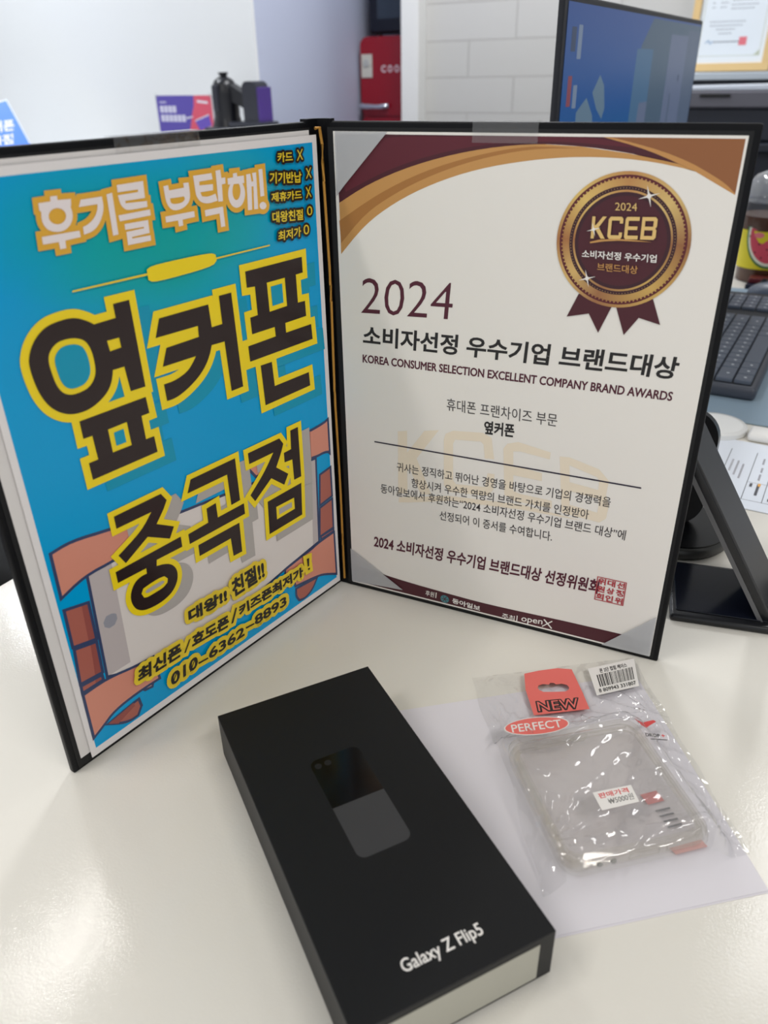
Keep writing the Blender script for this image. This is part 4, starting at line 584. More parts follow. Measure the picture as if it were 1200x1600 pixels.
s = Ink(1.9); s.poly([(161.5, -201), (170.5, -198.6), (172.6, -205), (163.6, -207.4)], ink('insert_pink', (226, 140, 140)))
for i in range(4): s.edge([(166.2 + i * 1.0, -211.5 - i * 3.2), (174 + i * .9, -209.6 - i * 3.2)], .55, ink('insert_grey', (130, 130, 136)), closed=False)
s.poly([(166, -233), (183, -228.5), (184.5, -232.5), (168, -236.5)], ink('insert_rose', (226, 168, 162))); s.build('insert_print', bg)

# ================================================================== CHARGERS BESIDE THE FOLDER
so = Vector((.2246, -.0542, 0)); sxv = Vector((.958, -.287, 0)).normalized(); syv = Vector((-sxv.y, sxv.x, 0))
st = thing('phone_stand', 'black folding phone stand tilted beside the folder edge', 'stand', M=frame(sxv, syv, ZZ, so))
M_STB = mat('stand_black', (20, 21, 25), rough=.28); M_STG = mat('stand_soft_black', (58, 58, 60), rough=.5); M_STN = mat('stand_glossy', (14, 17, 28), rough=.14)
m = MB(); m.box(0, .098, 0, .071, 0, .0055, M_STB, bev=.0022, seg=3); m.build('base', st, smooth=True)
m = MB(); m.box(.004, .080, .0065, .067, .0054, .0064, M_STN, bev=.0004); m.build('base_pad', st)['label'] = 'glossy inset pad'
m = MB(); m.box(.083, .096, .008, .064, .004, .016, M_STB, bev=.004, seg=3); m.build('hinge', st, smooth=True)
ang = math.atan2(.0709 - .013, .0244 - .0599)
pm = Matrix.Translation((.0655, .006, .0045)) @ Matrix.Rotation(math.radians(-8), 4, 'Z') @ Matrix.Rotation(-(ang), 4, 'Y')
m = MB(); m.box(0, .150, 0, .062, .0002, .0085, M_STB, bev=.0012, seg=3); m.build('arm', st, pm, smooth=True)
m = MB(); m.box(.002, .148, .0004, .0616, -.0008, .0010, M_STG, bev=.0005); m.build('arm_pad', st, pm)['label'] = 'matt grey face of the arm'
m = MB(); m.box(.004, .146, -.0006, .0006, .0052, .0080, mat('stand_edge', (96, 96, 98), rough=.35)); m.build('edge_strip', st, pm)
pc = thing('charging_stand', 'black round-based wireless charger standing behind the folding phone stand', 'charger', M=EM(.199, .186, 0))
m = MB(); m.lathe([(.039, 0), (.041, .002), (.041, .0075), (.0395, .0095), (.036, .0105), (.0, .0107)], mat('charger_grey', (62, 62, 60), rough=.35), 48, cap=False); m.build('base', pc, smooth=True)
m = MB(); m.lathe([(.0385, .0096), (.0385, .0110), (.0, .0112)], mat('charger_black', (6, 7, 10), rough=.25), 48, cap=False); m.build('base_top', pc, smooth=True)
m = MB(); m.prism(rrect(-.036, .0175, 0, .091, .022, 8), -.006, .006, M_BLACK); m.build('pad', pc, Matrix.Translation((0, .002, .010)) @ Matrix.Rotation(math.radians(-12), 4, 'X') @ Matrix.Rotation(math.radians(90), 4, 'X'))
ck = thing('charging_pad', 'round white charging puck at the edge of the grey desk mat', 'charger', M=EM(.1895, .4205, 0))
m = MB(); m.lathe([(.030, 0), (.031, .001), (.031, .0055), (.0295, .0068), (.0265, .0070)], mat('puck_rim', (226, 226, 224), rough=.3), 48, cap=False); m.build('rim', ck, smooth=True)
m = MB(); m.lathe([(.0266, .0064), (.0266, .0069), (.0, .0070)], mat('puck_face', (244, 244, 242), rough=.3), 40, cap=False); m.build('face', ck, smooth=True)
m = MB(); m.box(.2225, .40, .402, .4285, 0, .009, mat('tray_white', (236, 234, 230), rough=.35), bev=.0042, seg=4)
tag(m.build('cable_tray', M=RZ, smooth=True), 'long white rounded tray beside the white charging puck', 'tray')

# ------------------------------------------------------------------ laminated plan
m = Ink(.9); m.box(.140, .47, .255, .400, .0003, .0009, mat('laminate', (232, 238, 248), rough=.14)); m.h = .93
I_LN = ink('plan_line', (84, 84, 92)); I_PT = ink('plan_text', (150, 146, 152)); I_OR = ink('plan_orange', (240, 176, 84)); I_BL = ink('plan_blue', (70, 110, 220)); I_PK = ink('plan_pink', (236, 130, 140))
def pl(a0, b0, a1, b1, w, mt): m.edge([(a0 * 1000, b0 * 1000), (a1 * 1000, b1 * 1000)], w, mt, closed=False)
for a in (.2135, .2367, .2532, .285): pl(a, .271, a, .377, .3, I_LN)
pl(.18, .2715, .46, .2715, .3, I_LN); pl(.2367, .3085, .46, .3085, .22, I_LN)
for a, b0, b1 in ((.2185, .325, .352), (.2235, .318, .349), (.2285, .312, .344), (.2445, .352, .366), (.2452, .333, .344), (.2452, .315, .327), (.262, .32, .36), (.268, .325, .36)):
    b = b0
    while b < b1: pl(a, b, a, b + .0016, .9, I_PT); b += .0028
for a, b0, b1, mt in ((.2405, .299, .306, I_LN), (.2465, .283, .306, I_LN), (.2472, .302, .308, I_OR), (.258, .276, .281, I_LN), (.2615, .287, .297, I_BL), (.2635, .277, .284, I_PK)): pl(a, b0, a, b1, 1.1, mt)
tag(m.build('laminated_sheet', M=RZ), 'laminated white chart with ruled columns below the white charging puck', 'sheet')

# ================================================================== DESK MAT, KEYBOARD, MOUSE
m = MB(); m.box(.03, .62, .449, 1.050, .0002, .0022, mat('mat_grey_blue', (136, 156, 172), rough=.6), bev=.0008)
tag(m.build('desk_mat', M=RZ), 'grey-blue desk mat under the keyboard and mouse', 'desk mat')
kb = thing('keyboard', 'dark grey computer keyboard on the grey-blue desk mat', 'keyboard', M=EM(.0820, .5115, .0022))
M_KB = mat('keyboard_body', (66, 70, 80), rough=.42); M_KEY = mat('keycap', (84, 92, 106), rough=.5); M_WELL = mat('key_well', (28, 30, 36), rough=.6); M_LEG = mat('key_legend', (214, 218, 222), rough=.5)
m = MB(); m.box(0, .1330, 0, .448, 0, .0155, M_KB, bev=.005, seg=3); m.build('body', kb, smooth=True)
m = MB(); m.box(.005, .1265, .006, .442, .0150, .0158, M_WELL); m.build('key_well', kb)
rows = [[1.25, 1.25, 1.25, 6.25, 1.25, 1.25, 1.25, 1.25], [2.25] + [1] * 10 + [2.75], [1.75] + [1] * 11 + [2.25], [1.5] + [1] * 12 + [1.5], [1] * 13 + [2], [1] * 15]
km = {}
for r, row in enumerate(rows):
    xa = .1252 - r * .0197; y = .008; d = .0178 if r < 5 else .0125
    for w in row:
        L_ = w * .01905 * .995
        if (w, r == 5) not in km:
            q = MB(); q.box(-d, 0, 0, L_ - .0016, 0, .0048, M_KEY, bev=.0010); lx = -d * .42
            if w < 5: q.box(lx - .0016, lx + .0012, L_ * .42, L_ * .42 + .0026, .00481, .00486, M_LEG)
            ko = q.build('key', kb, Matrix.Translation((xa, y, .0156))); km[(w, r == 5)] = ko
        else:
            ko = km[(w, r == 5)].copy(); COL.objects.link(ko); ko.parent = kb; ko.matrix_local = Matrix.Translation((xa, y, .0156))
        y += L_
for r in range(5):
    for c_ in range(4):
        ko = km[(1, False)].copy(); COL.objects.link(ko); ko.parent = kb; ko.matrix_local = Matrix.Translation((.1252 - r * .0197, .335 + c_ * .0195, .0156))
ms = thing('mouse', 'dark grey computer mouse beyond the keyboard on the mat', 'mouse', M=EM(.186, 1.004, .0022, math.radians(70)))
b = bmesh.new(); bmesh.ops.create_uvsphere(b, u_segments=28, v_segments=16, radius=1)
for v in b.verts:
    v.co = Vector((v.co.x * .030, v.co.y * .052, max(v.co.z, -.15) * .024 + .0036)); v.co.z *= 1 - .12 * (v.co.y / .052)
s = MB(); s.bm(b, mat('mouse_body', (80, 88, 102), rough=.4)); s.build('body', ms, smooth=True)
s = MB(); s.lathe([(.004, -.003), (.0055, -.002), (.0055, .002), (.004, .003)], M_BLACK, 20, Matrix.Translation((0, .028, .0215)) @ Matrix.Rotation(math.pi / 2, 4, 'Y')); s.build('scroll_wheel', ms, smooth=True)

# ------------------------------------------------------------------ small things round the cup
m = MB(); m.box(.128, .190, 1.052, 1.095, .0001, .0085, mat('navy_box', (20, 24, 46), rough=.4), bev=.001); m.box(.1295, .178, 1.066, 1.0945, .0086, .0165, mat('dark_red_box', (96, 26, 32), rough=.4), bev=.0015)
tag(m.build('card_case', M=RZ), 'small dark red and navy case in front of the coffee cup', 'case')
ph = thing('smartphone', 'dark phone with a silver edge leaning by the coffee cup', 'phone', M=Matrix.Translation(E(.212, 1.043, .0170)) @ Matrix.Rotation(TH, 4, 'Z') @ Matrix.Rotation(math.radians(18), 4, 'X'))
m = MB(); m.prism(rrect(-.036, .06, 0, .07, .010, 6), 0, .0075, mat('silver_edge', (206, 202, 198), rough=.25, metal=.6)); m.build('edge_frame', ph)
m = MB(); m.prism(rrect(-.034, .058, .002, .068, .009, 6), .0070, .0079, mat('phone_glass', (52, 46, 46), rough=.15)); m.build('screen', ph)
cu = thing('coffee_cup', 'clear domed cup of iced coffee with a yellow watermelon sleeve', 'cup', M=EM(.138, 1.142, 0))
M_CUP = clear('cup_plastic', haze=.02, rough=.06, ior=1.35); M_CUPD = clear('dome_plastic', haze=.22, hazecol=(222, 226, 234), rough=.06, ior=1.45)
cupr = lambda z: .0395 + .0085 * z / .12
m = MB(); m.lathe([(cupr(z) - .0012, z) for z in (.001, .03, .06, .09, .108)], mat('coffee', (70, 34, 14), rough=.2), 40); m.build('coffee', cu, smooth=True)
m = MB(); m.lathe([(cupr(z), z) for z in (0, .03, .06, .09, .128)] + [(.0500, .129), (.0500, .1315), (.0482, .1318)], M_CUP, 48, cap=False); m.build('cup', cu, smooth=True)
m = MB(); m.lathe([(.0510, .130), (.0510, .134), (.0475, .1345), (.0468, .146), (.0430, .160), (.0340, .170), (.0200, .1755), (.0075, .1765)], M_CUPD, 48, cap=False); m.build('dome_lid', cu, smooth=True)
m = MB(); m.lathe([(cupr(z) + .0006, z) for z in (.024, .05, .086)], mat('sleeve_yellow', (218, 204, 36), rough=.45), 48, cap=False); m.build('sleeve', cu, smooth=True)
def wrapped(pts, r_off, mt, name, d=.0):
    """a flat outline wrapped round the sleeve: (angle, height) pairs"""
    s = MB(); f = [(a, z) for a, z in pts]; cen = (sum(p[0] for p in f) / len(f), sum(p[1] for p in f) / len(f)); vs = []; fs = []; R_ = 5; n = len(f)
    for t in range(R_ + 1):
        for a, z in f:
            aa = cen[0] + (a - cen[0]) * t / R_; zz = cen[1] + (z - cen[1]) * t / R_; r = cupr(zz) + r_off; vs.append((r * math.cos(aa), r * math.sin(aa), zz))
    for t in range(R_):
        for q_ in range(n): k_ = (q_ + 1) % n; fs.append((t * n + q_, t * n + k_, (t + 1) * n + k_, (t + 1) * n + q_))
    s.add(vs, fs, mt); return s
wv = math.atan2(-1.54, .11)                  # the side of the cup that faces the counter
ar = lambda f: [(wv + .25, .081)] + [(wv + .25 + .98 * f * math.cos(math.radians(168 + 122 * i / 24)), .081 + .055 * f * math.sin(math.radians(168 + 122 * i / 24))) for i in range(25)]
sl = MB()
for f, off, mt in ((1, .0008, mat('melon_rind', (52, 108, 60), rough=.5)), (.93, .0010, mat('melon_white', (226, 226, 208), rough=.5)), (.84, .0012, mat('melon_red', (206, 74, 92), rough=.5))):
    w_ = wrapped(ar(f), off, mt, 'x'); sl.add(w_.v, w_.f, mt)
for i, (a, z) in enumerate(((-.15, .052), (.10, .044), (.25, .058), (-.05, .066), (.36, .050))):
    w_ = wrapped([(wv - .15 + a + .03 * math.cos(t), z + .0016 * math.sin(t)) for t in [i_ * math.pi / 4 for i_ in range(8)]], .0014, M_BLACK, 'x'); sl.add(w_.v, w_.f, M_BLACK)
w_ = wrapped([(wv - .25 + .18 * math.cos(t), .080 + .0045 * math.sin(t)) for t in [i_ * math.pi / 6 for i_ in range(12)]], .0010, mat('berry_pink', (226, 120, 130), rough=.5), 'x'); sl.add(w_.v, w_.f, mat('berry_pink', (226, 120, 130)))
w_ = wrapped([(wv - .55 + .08 * math.cos(t), .077 + .0025 * math.sin(t)) for t in [i_ * math.pi / 6 for i_ in range(12)]], .0010, mat('leaf_green', (70, 140, 90), rough=.5), 'x'); sl.add(w_.v, w_.f, mat('leaf_green', (70, 140, 90)))
sl.build('sleeve_print', cu, smooth=True)['label'] = 'watermelon slice printed on the sleeve'
m = MB(); m.tube([(.012, -.006, .110), (.014, -.006, .160)], .0045, mat('straw_yellow', (236, 206, 60), rough=.4), 12); m.build('straw', cu, smooth=True)['label'] = 'yellow straw'

# ================================================================== MONITOR
MW = E(0, 0); mo = thing('monitor', 'black-framed computer monitor showing a blue desktop', 'monitor', M=frame(E2, ZZ, E1, E(0.0, .396, 0)))
WM, H0, H1 = .628, .055, .3868
m = MB(); m.box(0, WM, H0, H1, -.006, 0, mat('monitor_body', (24, 26, 34), rough=.4), bev=.002); m.build('body', mo)
m = MB(); m.box(WM * .3, WM * .7, .10, .26, -.05, -.006, M_BLACK, bev=.012, seg=3); m.build('rear_housing', mo, smooth=True)
m = MB(); m.box(WM / 2 - .03, WM / 2 + .03, .008, .16, -.075, -.05, M_BLACK, bev=.004); m.build('stand_neck', mo)
m = MB(); m.box(WM / 2 - .12, WM / 2 + .12, 0.0, .010, -.15, .02, M_BLACK, bev=.003); m.build('stand_base', mo)
def scr(name, c, k): return mat('screen_' + name, (5, 5, 6), rough=.3, spec=.3, emit=(c, k * .85))
def scrgrad():
    mt = mat('screen_wallpaper', (5, 5, 6), rough=.3, spec=.3, emit=((40, 80, 140), .8)); nt = mt.node_tree; p = nt.nodes['Principled BSDF']; N = nt.nodes; L = nt.links
    tc = N.new('ShaderNodeTexCoord'); sp = N.new('ShaderNodeSeparateXYZ'); r1 = N.new('ShaderNodeMapRange'); cr = N.new('ShaderNodeValToRGB')
    r1.inputs['From Min'].default_value = .20; r1.inputs['From Max'].default_value = .385; L.new(tc.outputs['Object'], sp.inputs[0]); L.new(sp.outputs['Y'], r1.inputs['Value']); L.new(r1.outputs[0], cr.inputs['Fac'])
    e = cr.color_ramp.elements; e[0].position = 0; e[0].color = rgb(22, 92, 132); e[1].position = 1; e[1].color = rgb(52, 80, 138); n_ = e.new(.5); n_.color = rgb(34, 82, 142)
    L.new(cr.outputs['Color'], p.inputs['Emission Color']); return mt
s = Ink(.4); s.poly([(11, 63), (WM * 1000 - 7, 63), (WM * 1000 - 7, 381), (11, 381)], scrgrad())
W1 = scr('window_slate', (66, 100, 132), 1); W2 = scr('window_grey', (80, 94, 116), 1); W3 = scr('window_pale', (92, 104, 130), 1); CL = scr('cloud', (92, 116, 136), 1); YE = scr('note_yellow', (150, 136, 62), 1); RE = scr('icon_red', (124, 66, 78), 1); IC = scr('icon_dark', (52, 66, 92), 1); IL = scr('icon_pale', (110, 126, 150), 1)
s.poly([(270, 60), (620, 60), (620, 379), (330, 379), (285, 350)], scr('haze_grey', (72, 92, 112), .95))
s.poly([(60, 290), (90, 302), (115, 285), (125, 262), (165, 240), (200, 220), (235, 214), (240, 196), (205, 205), (160, 214), (130, 226), (105, 250), (85, 262), (60, 262)], CL); s.poly([(108, 306), (130, 322), (148, 312), (158, 290), (150, 280), (128, 290)], CL)
s.poly([(255, 90), (345, 90), (345, 347), (268, 347)], W1); s.poly([(300, 240), (345, 240), (345, 290), (305, 290)], W3); s.poly([(370, 90), (430, 90), (430, 230), (375, 230)], scr('wallpaper_deep', (28, 74, 140), 1)); s.poly([(430, 70), (540, 70), (540, 365), (435, 365)], W3); s.poly([(540, 70), (620, 70), (620, 372), (540, 372)], W2)
s.poly([(312, 150), (350, 150), (350, 200), (308, 200)], YE); s.poly([(340, 236), (356, 236), (356, 250), (340, 250)], YE)
for x, y, w, h, mt in ((26, 342, 14, 20, IC), (46, 336, 12, 28, IL), (26, 296, 12, 26, RE), (44, 294, 12, 20, IL), (26, 250, 8, 20, IC), (28, 234, 22, 5, IC), (26, 206, 12, 20, IC), (466, 256, 10, 40, W2), (470, 226, 12, 26, IC), (490, 226, 16, 26, IC), (505, 310, 8, 8, IC), (310, 216, 40, 8, IC), (318, 256, 34, 8, W1), (470, 150, 10, 24, IC), (468, 138, 8, 8, IC), (560, 190, 36, 3, IC), (560, 200, 36, 3, IC), (560, 210, 30, 3, IC)):
    s.poly([(x, y), (x + w, y), (x + w, y + h), (x, y + h)], mt)
s.build('screen', mo)['label'] = 'lit blue desktop with open windows'

# ================================================================== LEFT SIDE: BLUE SIGN, CHAIR, CABINET, FLYER, VACUUM
def P3(*v): return Vector(v)
C0 = Vector(cam.matrix_world.translation)
SM = frame(Vector((.8593, .4381, .2638)), Vector((-.4595, .435, .7744)), Vector((.225, -.787, .575)).normalized(), (-1.4783, 3.1528, .2598))   # local x right, y up, z to the viewer; origin at the top right corner
sg = thing('table_sign', 'blue tilted display board with white lettering at the far left behind the folder', 'sign', M=SM)
m = MB(); m.box(-.40, 0, -.30, 0, -.006, 0, mat('sign_white', (232, 238, 250), rough=.3), bev=.0006); m.build('board', sg)
s = Ink(.1); s.poly([(-397, -297), (-3, -297), (-3, -4), (-397, -4)], ink('sign_blue', (70, 128, 240))); s.text('옆커폰', (-155, -104), (-31, -133), (-137, -59), I_WHT, .03); s.text('중곡점', (-190, -155), (-62, -185), (-171, -113), I_WHT, .03); s.build('sign_face', sg)
m = MB(); m.tube([(-.20, -.10, -.007), (-.10, -.20, -.10)], .006, M_WHITE, 10); m.build('prop', sg)
lc = thing('counter', 'low white counter at the far left carrying the blue display board', 'counter', M=EM(-3.3, 1.30, 0))
m = MB(); m.box(0, .85, .01, .88, FLOOR, -.105, M_WHITE, bev=.003); m.build('body', lc)
m = MB(); m.box(-.01, .86, 0, .89, -.105, -.081, M_WHITE, bev=.003); m.build('top', lc)
cb = thing('cabinet', 'white cabinet under the black vacuum by the left wall', 'cabinet', M=EM(-1.93, 1.86, 0))
m = MB(); m.box(0, .60, 0, .33, FLOOR, .132, M_WHITE, bev=.003); m.build('body', cb)
m = MB(); m.box(-.004, .604, -.02, .335, .132, .150, M_WHITE, bev=.003); m.build('top', cb)
for i in range(2):
    m = MB(); m.box(.005 + i * .297, .297 + i * .297, -.018, -.001, FLOOR + .05, .125, M_WHITE, bev=.002); d_ = m.build('door', cb)
    m = MB(); m.box(.265 + i * .05, .28 + i * .05, -.03, -.018, -.2, -.08, mat('handle_metal', (180, 180, 180), rough=.3, metal=1), bev=.002); m.build('handle', d_)
fl = thing('flyer', 'purple and red landscape flyer fixed to the left wall', 'flyer', M=frame(E1, ZZ, -E2, E(-2.2735, 2.1985, .118)))
s = Ink(.5); FP = ink('flyer_purple', (92, 78, 172)); FR = ink('flyer_red', (222, 88, 112)); FW = ink('flyer_white', (232, 230, 240)); FC = ink('flyer_card', (108, 84, 190)); FT = ink('flyer_cyan', (120, 204, 216)); FG = ink('flyer_text', (216, 214, 236))
s.box(0, .289, 0, .148, .0, .0003, mat('flyer_paper', (236, 236, 240), rough=.4)); s.poly([(2, 2), (287, 2), (287, 146), (2, 146)], FR); s.poly([(2, 2), (150, 2), (165, 30), (182, 80), (196, 110), (200, 146), (2, 146)], FP)
for x0, x1, y0, y1 in ((18, 55, 120, 125), (17, 92, 86, 110), (17, 150, 54, 78)):
    x = x0
    while x < x1 - 3: s.poly([(x, y0), (x + (y1 - y0) * .78, y0), (x + (y1 - y0) * .78, y1), (x, y1)], FG); x += (y1 - y0) * .92
s.poly([(150, 64), (185, 70), (185, 74), (150, 70)], FW); s.poly([(215, 122), (268, 117), (268, 125), (215, 130)], FW)
s.poly([(195, 56), (268, 78), (276, 44), (215, 22)], FC); s.poly([(195, 56), (268, 78), (268, 82), (195, 60)], FW); s.poly([(245, 28), (272, 42), (274, 30), (258, 24)], FT); s.build('sheet', fl)
for x in (6, 283):
    q = MB(); q.box(x * .001 - .009, x * .001 + .009, .138, .154, .0012, .0015, M_TAPE); q.build('corner_tape', fl)
va = thing('hand_vacuum', 'black cordless vacuum in its dock with a purple accent, on the white cabinet', 'vacuum', M=EM(-1.737, 2.07, .150))
VB = mat('vacuum_black', (16, 17, 24), rough=.3); VG = mat('vacuum_grey', (38, 40, 50), rough=.4); VP = mat('vacuum_purple', (66, 42, 120), rough=.3)
m = MB(); m.box(-.135, .135, -.06, .06, 0, .016, VG, bev=.006, seg=3); m.box(-.03, .125, -.05, .05, .015, .034, VG, bev=.006); m.build('dock', va, smooth=True)
m = MB(); m.lathe([(.058, .012), (.052, .030), (.046, .05), (.047, .12), (.044, .145), (.034, .164), (.018, .174), (.0125, .176), (.0125, .180), (.017, .182), (.017, .189), (.0, .189)], VB, 36, Matrix.Translation((-.070, 0, 0)), cap=False); m.build('dust_bin', va, smooth=True)
m = MB(); m.box(-.088, -.062, -.052, -.040, .07, .15, VG, bev=.004); m.build('bin_panel', va)
m = MB(); m.prism([(-.042, .140), (-.030, .152), (.052, .108), (.046, .070), (.030, .074), (-.030, .098)], -.020, .020, VB, M=Matrix.Rotation(math.pi / 2, 4, 'X')); m.build('handle', va)
m = MB(); m.prism(rrect(.034, .098, .030, .160, .022, 8, (0, 1, 1, 0)), -.034, .034, VG, M=Matrix.Rotation(math.pi / 2, 4, 'X')); m.build('motor_housing', va)
m = MB(); m.prism(rrect(.099, .110, .030, .142, .004, 4), -.034, .034, VP, M=Matrix.Rotation(math.pi / 2, 4, 'X')); m.build('battery', va)['label'] = 'purple rear cover'
# chair beyond the left edge of the table
ch = thing('office_chair', 'black office chair beyond the left edge of the white table', 'chair', M=EM(-.60, .30, 0))
M_CH = mat('chair_black', (5, 5, 6), rough=.6, spec=.2)
m = MB(); m.box(-.27, .27, -.27, .32, -.29, -.20, M_CH, bev=.04, seg=4); m.build('seat', ch, smooth=True)
m = MB(); m.box(-.26, .26, .30, .38, -.16, .02, M_CH, bev=.035, seg=4); m.build('backrest', ch, smooth=True)
m = MB(); m.tube([(0, 0, -.29), (0, 0, FLOOR + .07)], .03, M_BLACK, 14); m.build('pole', ch)
for i in range(5):
    a = i * 2 * math.pi / 5; m = MB(); m.tube([(0, 0, FLOOR + .09), (.28 * math.cos(a), .28 * math.sin(a), FLOOR + .06)], .018, M_BLACK, 10); lg = m.build('leg', ch)
    m = MB(); m.lathe([(.02, -.012), (.028, -.010), (.028, .010), (.02, .012)], M_BLACK, 16, Matrix.Translation((.28 * math.cos(a), .28 * math.sin(a), FLOOR + .029)) @ Matrix.Rotation(a, 4, 'Z') @ Matrix.Rotation(math.pi / 2, 4, 'X')); m.build('caster', lg)
m = MB(); m.box(-.03, .03, .25, .34, -.26, -.05, M_BLACK, bev=.01); m.build('back_bracket', ch)

# ================================================================== ALCOVE: FRIDGE AND OVEN
fr = thing('refrigerator', 'red retro fridge with silver handle standing in the alcove', 'fridge', M=EM(-1.862, 2.86, FLOOR))
FH = .468 - FLOOR; M_RED = mat('fridge_red', (150, 12, 32), rough=.25, coat=.4)
def fpr(x0, x1, z0, z1, r): return rrect(x0, x1, z0, z1, r, 8)
RX = Matrix.Rotation(math.pi / 2, 4, 'X')
m = MB(); m.prism(fpr(0, .44, .02, FH, .035), -.68, -.25, M_RED, M=RX); m.build('body', fr)
zs = .19 - FLOOR - .035
m = MB(); m.prism(fpr(0, .44, zs, FH, .035), -.248, -.235, M_RED, M=RX); d1_ = m.build('door', fr); d1_['label'] = 'upper red door'
m = MB(); m.prism(fpr(0, .44, .05, zs - .006, .03), -.248, -.235, M_RED, M=RX); m.build('door', fr)
m = MB(); m.tube([(.008, .222, .1955 - FLOOR), (.03, .214, .194 - FLOOR), (.10, .212, .192 - FLOOR), (.135, .216, .1945 - FLOOR), (.142, .226, .195 - FLOOR)], [.012, .0115, .0095, .0115, .012], mat('chrome', (214, 220, 230), rough=.2, metal=.9), 14); m.build('handle', d1_, smooth=True)['label'] = 'chrome handle'
m = MB(); m.box(.006, .063, .231, .2345, .3085 - FLOOR, .401 - FLOOR, mat('holder_white', (206, 204, 194), rough=.4), bev=.002); m.lathe([(.016, 0), (.016, .003), (.012, .004)], mat('holder_ring', (186, 188, 186), rough=.4), 24, Matrix.Translation((.034, .231, .366 - FLOOR)) @ RX); m.build('wall_holder', d1_)
BS = mat('badge_silver', (222, 196, 202), rough=.3); s = Ink(0)
for i, t in enumerate('COOL'): s.text(t, (i * 34, 0), (i * 34 + 25, 0), (i * 34, 29), BS, .05)
s.build('badge', d1_, frame(Vector((1, 0, 0)), ZZ, Vector((0, -1, 0)), (.108, .2343, .328 - FLOOR)))
for x in (.04, .40):
    for y in (.28, .63): m = MB(); m.lathe([(.018, 0), (.018, .021)], M_BLACK, 14, Matrix.Translation((x, y, 0))); m.build('foot', fr)
ov = thing('microwave', 'dark microwave oven on top of the red fridge', 'microwave', M=EM(-1.822, 3.125, .468))
M_OV = mat('oven_black', (14, 18, 32), rough=.3)
for x in (.03, .37):
    for y in (.03, .3): m = MB(); m.lathe([(.012, 0), (.012, .014)], M_BLACK, 12, Matrix.Translation((x, y, 0))); m.build('foot', ov)
m = MB(); m.box(0, .40, 0, .33, .0135, .27, M_OV, bev=.004); m.build('body', ov)
m = MB(); m.box(.004, .30, -.012, -.0005, .018, .266, M_OV, bev=.003); d_ = m.build('door', ov)
m = MB(); m.box(.042, .26, -.0135, -.0115, .066, .23, mat('oven_glass', (50, 60, 74), rough=.1)); m.build('door_glass', d_)
m = MB(); m.box(.305, .396, -.012, -.0005, .018, .266, mat('oven_panel', (30, 34, 46), rough=.3), bev=.003); m.build('control_panel', ov)

# ================================================================== RIGHT BACKGROUND
sb = thing('sideboard', 'dark sideboard with a pale grey top against the tiled wall', 'cabinet', M=EM(-.50, 2.72, 0))
M_DK = mat('dark_cabinet', (40, 46, 58), rough=.5); M_PT = mat('pale_top', (190, 200, 210), rough=.35)
m = MB(); m.box(0, 1.6, .015, .225, FLOOR, .286, M_DK, bev=.003); m.build('body', sb)
m = MB(); m.box(-.01, 1.61, 0, .228, .286, .309, M_PT, bev=.003); m.build('top', sb)
for i in range(3):
    m = MB(); m.box(.01 + i * .53, .525 + i * .53, -.002, .014, FLOOR + .06, .276, M_DK, bev=.002); d_ = m.build('door', sb)
    m = MB(); m.box(.45 + i * .53, .47 + i * .53, -.018, -.002, -.1, .05, mat('handle_metal', (180, 180, 180)), bev=.003); m.build('handle', d_)
FM = frame(E1, (ZZ + E2 * .10).normalized(), (-E2 + ZZ * .10).normalized(), E(-.378, 2.80, .3115))
pf = thing('framed_certificate', 'wood-framed certificate leaning on the pale sideboard top behind the monitor', 'picture frame', M=FM)
WOOD = mat('pale_wood', (222, 190, 134), rough=.5); wf, hf, t = .268, .37, .024
def bar(x0, x1, y0, y1): q = MB(); q.box(x0, x1, y0, y1, -.012, .006, WOOD, bev=.002); return q
fm = MB()
for x0, x1, y0, y1 in ((0, wf, 0, t), (0, wf, hf - t, hf), (0, t, t, hf - t), (wf - t, wf, t, hf - t)): fm.box(x0, x1, y0, y1, -.012, .006, WOOD, bev=.0015)
fm.build('frame', pf)
s = Ink(-2.0); s.box(t - .004, wf - t + .004, t - .004, hf - t + .004, -.010, -.003, mat('certificate_paper', (228, 236, 244), rough=.4)); s.h = -2.9
IG = ink('certificate_grey', (128, 134, 144)); IO = ink('certificate_olive', (186, 194, 176)); I_S2 = ink('certificate_seal', (226, 118, 130)); I_B2 = ink('certificate_blue', (110, 150, 190))
s.edge([(36, 46), (230, 46), (230, 330), (36, 330)], .8, IO); s.poly([(212, 46), (230, 46), (230, 64)], IO)
def dash(x0, x1, y, w):
    x = x0
    while x < x1: s.edge([(x, y), (min(x + 8, x1), y)], w, IG, closed=False); x += 10.5
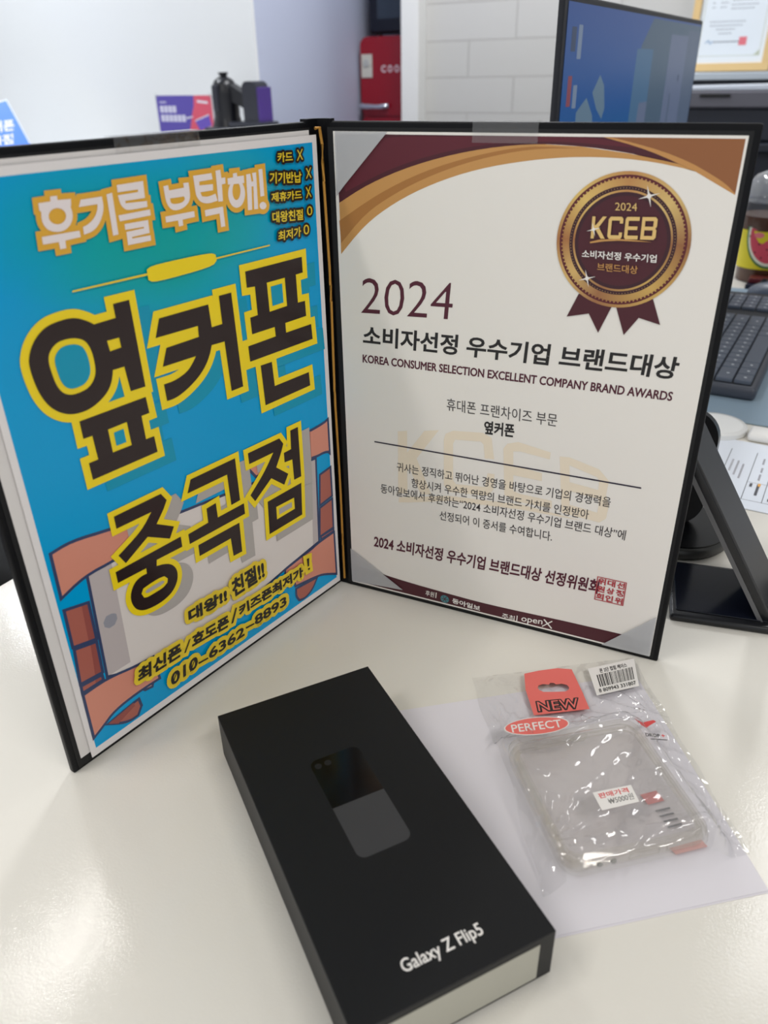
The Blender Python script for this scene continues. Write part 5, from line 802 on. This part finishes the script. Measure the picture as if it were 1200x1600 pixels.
for x0, x1, y in ((58, 70, 186), (84, 104, 186), (118, 200, 192), (118, 190, 181), (58, 170, 145), (60, 162, 134), (82, 140, 123), (92, 132, 111), (58, 68, 199), (84, 108, 199), (120, 196, 205)): dash(x0, x1, y, 1.1)
dash(80, 160, 87, 2.0); s.edge([(54, 84), (64, 92), (70, 82), (78, 90)], 1.3, I_B2, closed=False); s.poly([(160, 76), (184, 76), (184, 100), (160, 100)], I_S2); s.build('certificate_sheet', pf)
ps = thing('printer_stand', 'dark grey printer stand with grey posts beside the monitor', 'stand', M=EM(-.32, 2.15, 0))
M_PST = mat('stand_dark', (36, 40, 52), rough=.5); M_GP = mat('grey_post', (120, 124, 130), rough=.4)
m = MB(); m.box(0, .95, .03, .42, FLOOR + .1, .12, M_PST, bev=.003); m.build('body', ps)
for x in (.42, .55, .68):
    m = MB(); m.box(x, x + .02, 0, .02, FLOOR, .125, M_GP, bev=.003); m.build('post', ps)
m = MB(); m.box(-.01, .96, 0, .43, .12, .14, M_PST, bev=.003); m.build('top', ps)
pr = thing('printer', 'dark grey office printer holding paper, on the printer stand', 'printer', M=EM(-.30, 2.19, .14))
m = MB(); m.box(0, .44, .01, .36, .002, .085, M_PST, bev=.006); m.build('body', pr)
m = MB(); m.box(0, .44, 0, .36, .085, .128, mat('printer_grey', (98, 98, 108), rough=.45), bev=.005); m.build('scanner_lid', pr)
m = MB(); m.prism([(.02, 0), (.24, .004), (.40, .006), (.42, 0), (.42, -.006), (.02, -.006)], 0, .28, mat('paper_stack', (206, 214, 226), rough=.5), M=Matrix.Translation((0, .30, .136)) @ RX); m.build('paper_stack', pr)
m = MB(); m.box(.10, .18, -.003, .004, .112, .120, M_BLACK, bev=.001); m.build('lid_latch', pr)
wt = MB(); wt.prism([(0, 0), (.05, 0), (.05, .034), (.044, .042), (.036, .040), (0, .012)], 0, .05, M_WHITE, M=Matrix.Translation((0, 0, 0)) @ RX)
tag(wt.build('paper_tray', M=EM(-.158, 1.38, 0) @ Matrix.Translation((0, 0, .195))), 'white sloping tissue poking up between monitor and printer', 'tissue')
